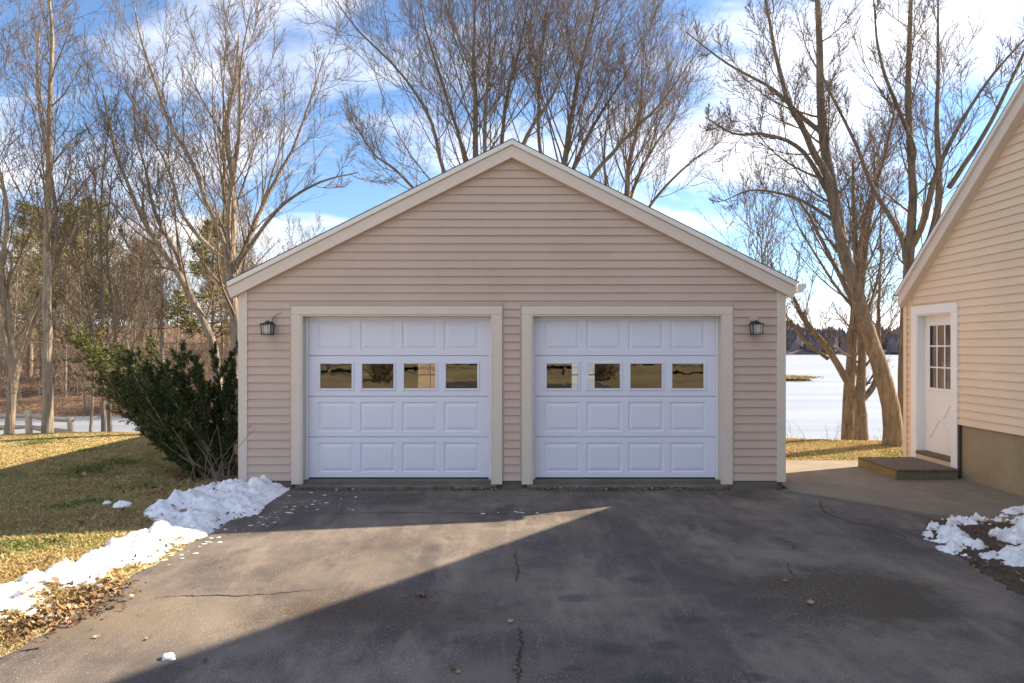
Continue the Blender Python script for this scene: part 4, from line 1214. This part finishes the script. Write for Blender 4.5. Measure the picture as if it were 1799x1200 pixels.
def lump(name, px, py, r_, seed, label, catg="snow"):
    x, y = gp(px, py)
    bm = bmesh.new(); bmesh.ops.create_icosphere(bm, subdivisions=3, radius=r_)
    for v in bm.verts:
        n_ = 1+.45*mnoise.noise(Vector(v.co)/r_*1.1+Vector((seed, 0, 0)))+.15*mnoise.noise(Vector(v.co)/r_*3+Vector((seed, 0, 0)))
        v.co = Vector((v.co.x*n_*1.25, v.co.y*n_, max(-.01, v.co.z*n_*.8+r_*.25)))
    for f in bm.faces: f.smooth = True
    me = bpy.data.meshes.new(name); bm.to_mesh(me); bm.free()
    z = .05 if x < -3.05 else .0
    o = link(name, me, M['snow'], None, (x, y, z)); return tag(o, label, catg)
lump("snow_lump", 213, 900, .075, 1, "small snow lump on the shaded grass, larger of two beyond the bank", "snow lump")
lump("snow_lump", 188, 894, .04, 2, "flat sliver of snow on shaded grass, smaller of two", "snow lump")
lump("ice_chunk", 297, 1157, .03, 3, "white ice chunk lying on the asphalt near the shadow edge", "ice chunk")
lump("snow_lump", 536, 856, .035, 4, "small snow lump at the foot of the left garage door casing", "snow lump")
# crumbs of snow on the asphalt
V = []; F = []
rc_ = random.Random(6)
for k in range(95):
    if k < 26: px, py = rc_.gauss(535, 50), rc_.uniform(864, 898)
    elif k < 36: px, py = rc_.uniform(815, 945), 901+rc_.gauss(0, 1.5)
    else:
        q = rc_.random(); px, py = 500-q*330+rc_.gauss(12, 14), 885+q*130+rc_.gauss(8, 8)
    x, y = gp(px, py); s_ = rc_.uniform(.004, .02)
    k0 = len(V); a0 = rc_.random()*6
    for q in range(5): V.append((x+s_*1.6*math.cos(a0+q*1.257)*rc_.uniform(.6, 1.2), y+s_*math.sin(a0+q*1.257)*rc_.uniform(.6, 1.2), .001))
    V.append((x, y, s_*.3))
    for q in range(5): F.append([k0+q, k0+(q+1) % 5, k0+5])
tag(link("snow_crumbs", py_mesh("snow_crumbs", V, F), M['snow']), "scattered snow crumbs on the asphalt beside the snow bank", "snow", kind="stuff")

# ------------------------------------------------------------------ grass
def grass(name, label, xs, ys, zs, seed, hmin, hmax, wid):
    rng = np.random.default_rng(seed); n = len(xs)
    h = rng.uniform(hmin, hmax, n); a = rng.uniform(0, 6.283, n); lean = rng.uniform(.3, 1.5, n)
    b = np.stack([xs, ys, zs], -1)
    s = np.stack([np.cos(a), np.sin(a), np.zeros(n)], -1)*wid*rng.uniform(.7, 1.4, n)[:, None]
    dr = np.stack([-np.sin(a)*lean, np.cos(a)*lean, np.ones(n)], -1); dr /= np.linalg.norm(dr, axis=1, keepdims=True)
    mid = b+dr*(h*.55)[:, None]
    tip = mid+(dr*np.array([1.4, 1.4, .45]))*(h*.5)[:, None]
    V = np.stack([b-s, b+s, mid+s*.7, tip, mid-s*.7], 1).reshape(-1, 3)
    me = np_mesh(name, V, np.arange(n*5).reshape(-1, 5))
    nz = np.array([fbm(x*.9, y*.9, 5, 3) for x, y in zip(np.round(xs, 1), np.round(ys, 1))])
    val = np.clip(.42+.75*nz+rng.normal(size=n)*.20, 0, 1)
    set_rnd(me, n, 5, rng, val)
    return tag(link(name, me, M['grass']), label, "grass", kind="stuff")
rng = np.random.default_rng(31)
N = 520000
y = 3.6+(15.6-3.6)*rng.random(N)**.85
x = -3.02-rng.random(N)*(0.80*y-2.2)
clump = np.array([mnoise.noise(Vector((a*2.2, b*2.2, 2))) for a, b in zip(x, y)])
keep = (x > -.79*y-.3)&(rng.random(N) < .70+.5*clump)&((x < -3.15)|(rng.random(N) < .25))
keep &= ~((x > -3.9)&(y > 8.6)&(y < 16.3)&(x > -3.6))
x, y = x[keep], y[keep]
grass("lawn_grass", "dormant straw coloured lawn grass left of the driveway", x, y, ground_np(x, y)-.005, 1, .015, .052, .0026)
N = 90000
y = rng.uniform(10.97, 15.4, N); x = rng.uniform(3.6, 10.5, N)
keep = ~((x > 6.1)&(y < 10.8)); x, y = x[keep], y[keep]
grass("lakeside_lawn_grass", "dormant lawn grass between the walkway and the frozen lake", x, y, ground_np(x, y)-.005, 2, .02, .055, .004)
# reeds on the islet
n = 5000; x = 23.3+rng.normal(size=n)*.9; y = 58+rng.normal(size=n)*.5
grass("islet_reeds", "brown reeds on the small islet in the lake", x, y, np.full(n, LAKE+.2), 3, .15, .4, .02)

# ------------------------------------------------------------------ leaves
def leaf_shape(s):   # a curled lobed leaf outline
    out = [(0, -.5), (.10, -.32), (.34, -.30), (.22, -.10), (.46, .04), (.22, .14), (.24, .36), (.08, .28), (0, .56), (-.08, .28), (-.26, .34), (-.2, .12), (-.44, .06), (-.22, -.1), (-.32, -.3), (-.1, -.3)]
    return [(a*s, b*s) for a, b in out]
def leaf_mesh_arrays(rng, x, y, z, s, flat=.35):
    o_ = np.array(leaf_shape(1.0)); V = []; 
    th = rng.uniform(0, 6.28); tx, ty = rng.normal(0, flat, 2); curl = rng.uniform(.2, .9)
    for a, b in o_:
        zz = curl*(a*a+b*b*.5)+.06*math.sin(9*a+5*b)
        X = a*math.cos(th)-b*math.sin(th); Y = a*math.sin(th)+b*math.cos(th)
        V.append((x+s*X, y+s*Y, z+s*(zz+max(-.2, tx*X+ty*Y)+.15)))
    return V
def litter(name, label, pts, seed, smin, smax, flat=.5):
    rng = np.random.default_rng(seed); V = []; F = []; vals = []
    for (x, y, z) in pts:
        v = leaf_mesh_arrays(rng, x, y, z, rng.uniform(smin, smax), flat)
        c0 = len(V); V += v; cx_ = np.mean(v, 0); V.append((cx_[0], cx_[1], cx_[2]-.004))
        for q in range(16): F.append((c0+q, c0+(q+1) % 16, c0+16))
        vals.append(rng.random())
    me = np_mesh(name, V, F); set_rnd(me, len(vals), 17, rng, np.array(vals))
    return tag(link(name, me, M['leaf']), label, "leaves", kind="stuff")
rl = random.Random(12); pts = []
while len(pts) < 1500:      # between snow bank and asphalt
    q = rl.random(); px, py = 200-q*330+rl.gauss(6, 26), 1030+q*115+rl.gauss(6, 16)
    x, y = gp(px, py)
    if 3.2 < y < 6.2: pts.append((x, y, .004+rl.random()*.03))
for k in range(60):
    q = rl.random(); x, y = gp(440-q*240+rl.gauss(0, 16), 905+q*110+rl.gauss(0, 8)); pts.append((x, y, .01+rl.random()*.1))
litter("leaf_litter", "brown dead leaves packed along the snow bank's driveway edge", pts, 1, .014, .055, .7)
pts = [(rl.uniform(-4.6, -3.5), rl.uniform(8.2, 9.6), .05+rl.random()*.03) for _ in range(160)]
litter("yew_litter", "dead leaves on the soil under the yew", pts, 2, .03, .07)
pts = []
for a, b in OPEN:
    for k in range(190): pts.append((rl.uniform(a-.05, b+.05), GY0-.10-abs(rl.gauss(0, .035)), .002+rl.random()*.03))
litter("threshold_debris", "line of leaf crumbs along the garage door sills", pts, 3, .012, .04, .7)
pts = []
while len(pts) < 900:
    x, y = rl.uniform(3.65, 6.1), rl.uniform(3.2, 7.3)
    if in_poly(x, y, bedp): pts.append((x, y, bedz(x, y)+.004+rl.random()*.015))
litter("bed_litter", "shredded dead leaves on the mulch bed at the right", pts, 4, .02, .06, .6)
pts = []
for k in range(260):
    y = rl.uniform(4.5, 14); x = -3.2-rl.random()*(.75*y-2.4); pts.append((x, y, float(ground_np(np.array(x), np.array(y)))+.03))
litter("lawn_leaves", "dead leaves scattered over the left lawn", pts, 5, .03, .08)
singles = [(740, 1049, .10, "tan oak leaf lying on the asphalt left of the long crack", .55), (897, 1095, .055, "pale curled leaf beside the top of the long crack", .95), (260, 1124, .05, "pale tan chip on the sunlit asphalt", .9), (360, 1164, .05, "reddish chip on the asphalt next to the ice chunk", .3),
           (905, 1178, .05, "curled leaf scrap at the crack near the picture bottom", .6), (798, 1178, .05, "reddish leaf scrap left of the crack, near the picture bottom", .35), (805, 1183, .04, "small tan scrap left of the crack, nearest the picture bottom", .85), (1380, 1023, .06, "tan leaf at the left edge of the brown dirt patch", .7), (1425, 1062, .07, "crumpled pale leaf on the near rim of the dirt patch", .9), (170, 1121, .05, "long pale leaf on asphalt near the leaf litter", .95)]
rng = np.random.default_rng(55)
for px, py, s, lab, val in singles:
    x, y = gp(px, py); v = leaf_mesh_arrays(rng, 0, 0, .003, s, .1)
    V = v+[(0, 0, .004)]; F = [(q, (q+1) % 16, 16) for q in range(16)]
    me = np_mesh("fallen_leaf", V, F); set_rnd(me, 1, 17, rng, np.array([val]))
    tag(link("fallen_leaf", me, M['leaf'], None, (x, y, .001)), lab, "leaf", "single leaves on the driveway")

# ------------------------------------------------------------------ the yard behind the camera (mirrored in the door windows)
rb = random.Random(9)
for k, (x, y, sc) in enumerate(((-9, -24, 1.0), (-5.5, -30, 1.2), (3.5, -27, 1.1), (9, -33, 1.2), (-14, -36, 1.2), (14, -26, 1.1), (-2, -52, 1.3), (6, -55, 1.3), (-22, -50, 1.3), (20, -52, 1.3))):
    z = float(ground_np(np.array(x), np.array(y)))-.1
    copy_tree(protos[k % 5], (x, y, z), rb.uniform(0, 6.28), sc, "bare tree across the front yard, mirrored in the garage door windows", "trees in the front yard")
rng = np.random.default_rng(81)
for k, (x, y, lab) in enumerate(((-6.2, -13, "bare twiggy shrub mirrored in the leftmost window of the left door"), (4.6, -16, "bare twiggy shrub mirrored in the windows of the right door"))):
    n = 90
    root = empty("twiggy_shrub", (x, y, 0)); tag(root, lab, "shrub", "shrubs in the front yard")
    d = rng.normal(size=(n, 3))*.55; d[:, 2] = 1.1; d /= np.linalg.norm(d, axis=1, keepdims=True)
    ln = rng.uniform(.9, 2.0, n)
    b = np.stack([rng.normal(0, .25, n), rng.normal(0, .25, n), np.zeros(n)], -1)
    P = np.stack([b+d*ln[:, None]*q+rng.normal(size=(n, 3))*.04*(q > 0) for q in (0, .35, .7, 1)], 1)
    Rr = np.outer(rng.uniform(.008, .014, n), [1, .8, .6, .4])
    B1 = spawn(rng, P, Rr, ln, 7, .2, .98, (18, 45), .5, .7, 4, .1, .05, .004, .4)
    v, f = cat([tube_arrays(P, Rr, 5), tube_arrays(B1[0], B1[1], 3)])
    link("stems", np_mesh("stems", v, f), M['twig'], root, (0, 0, 0))
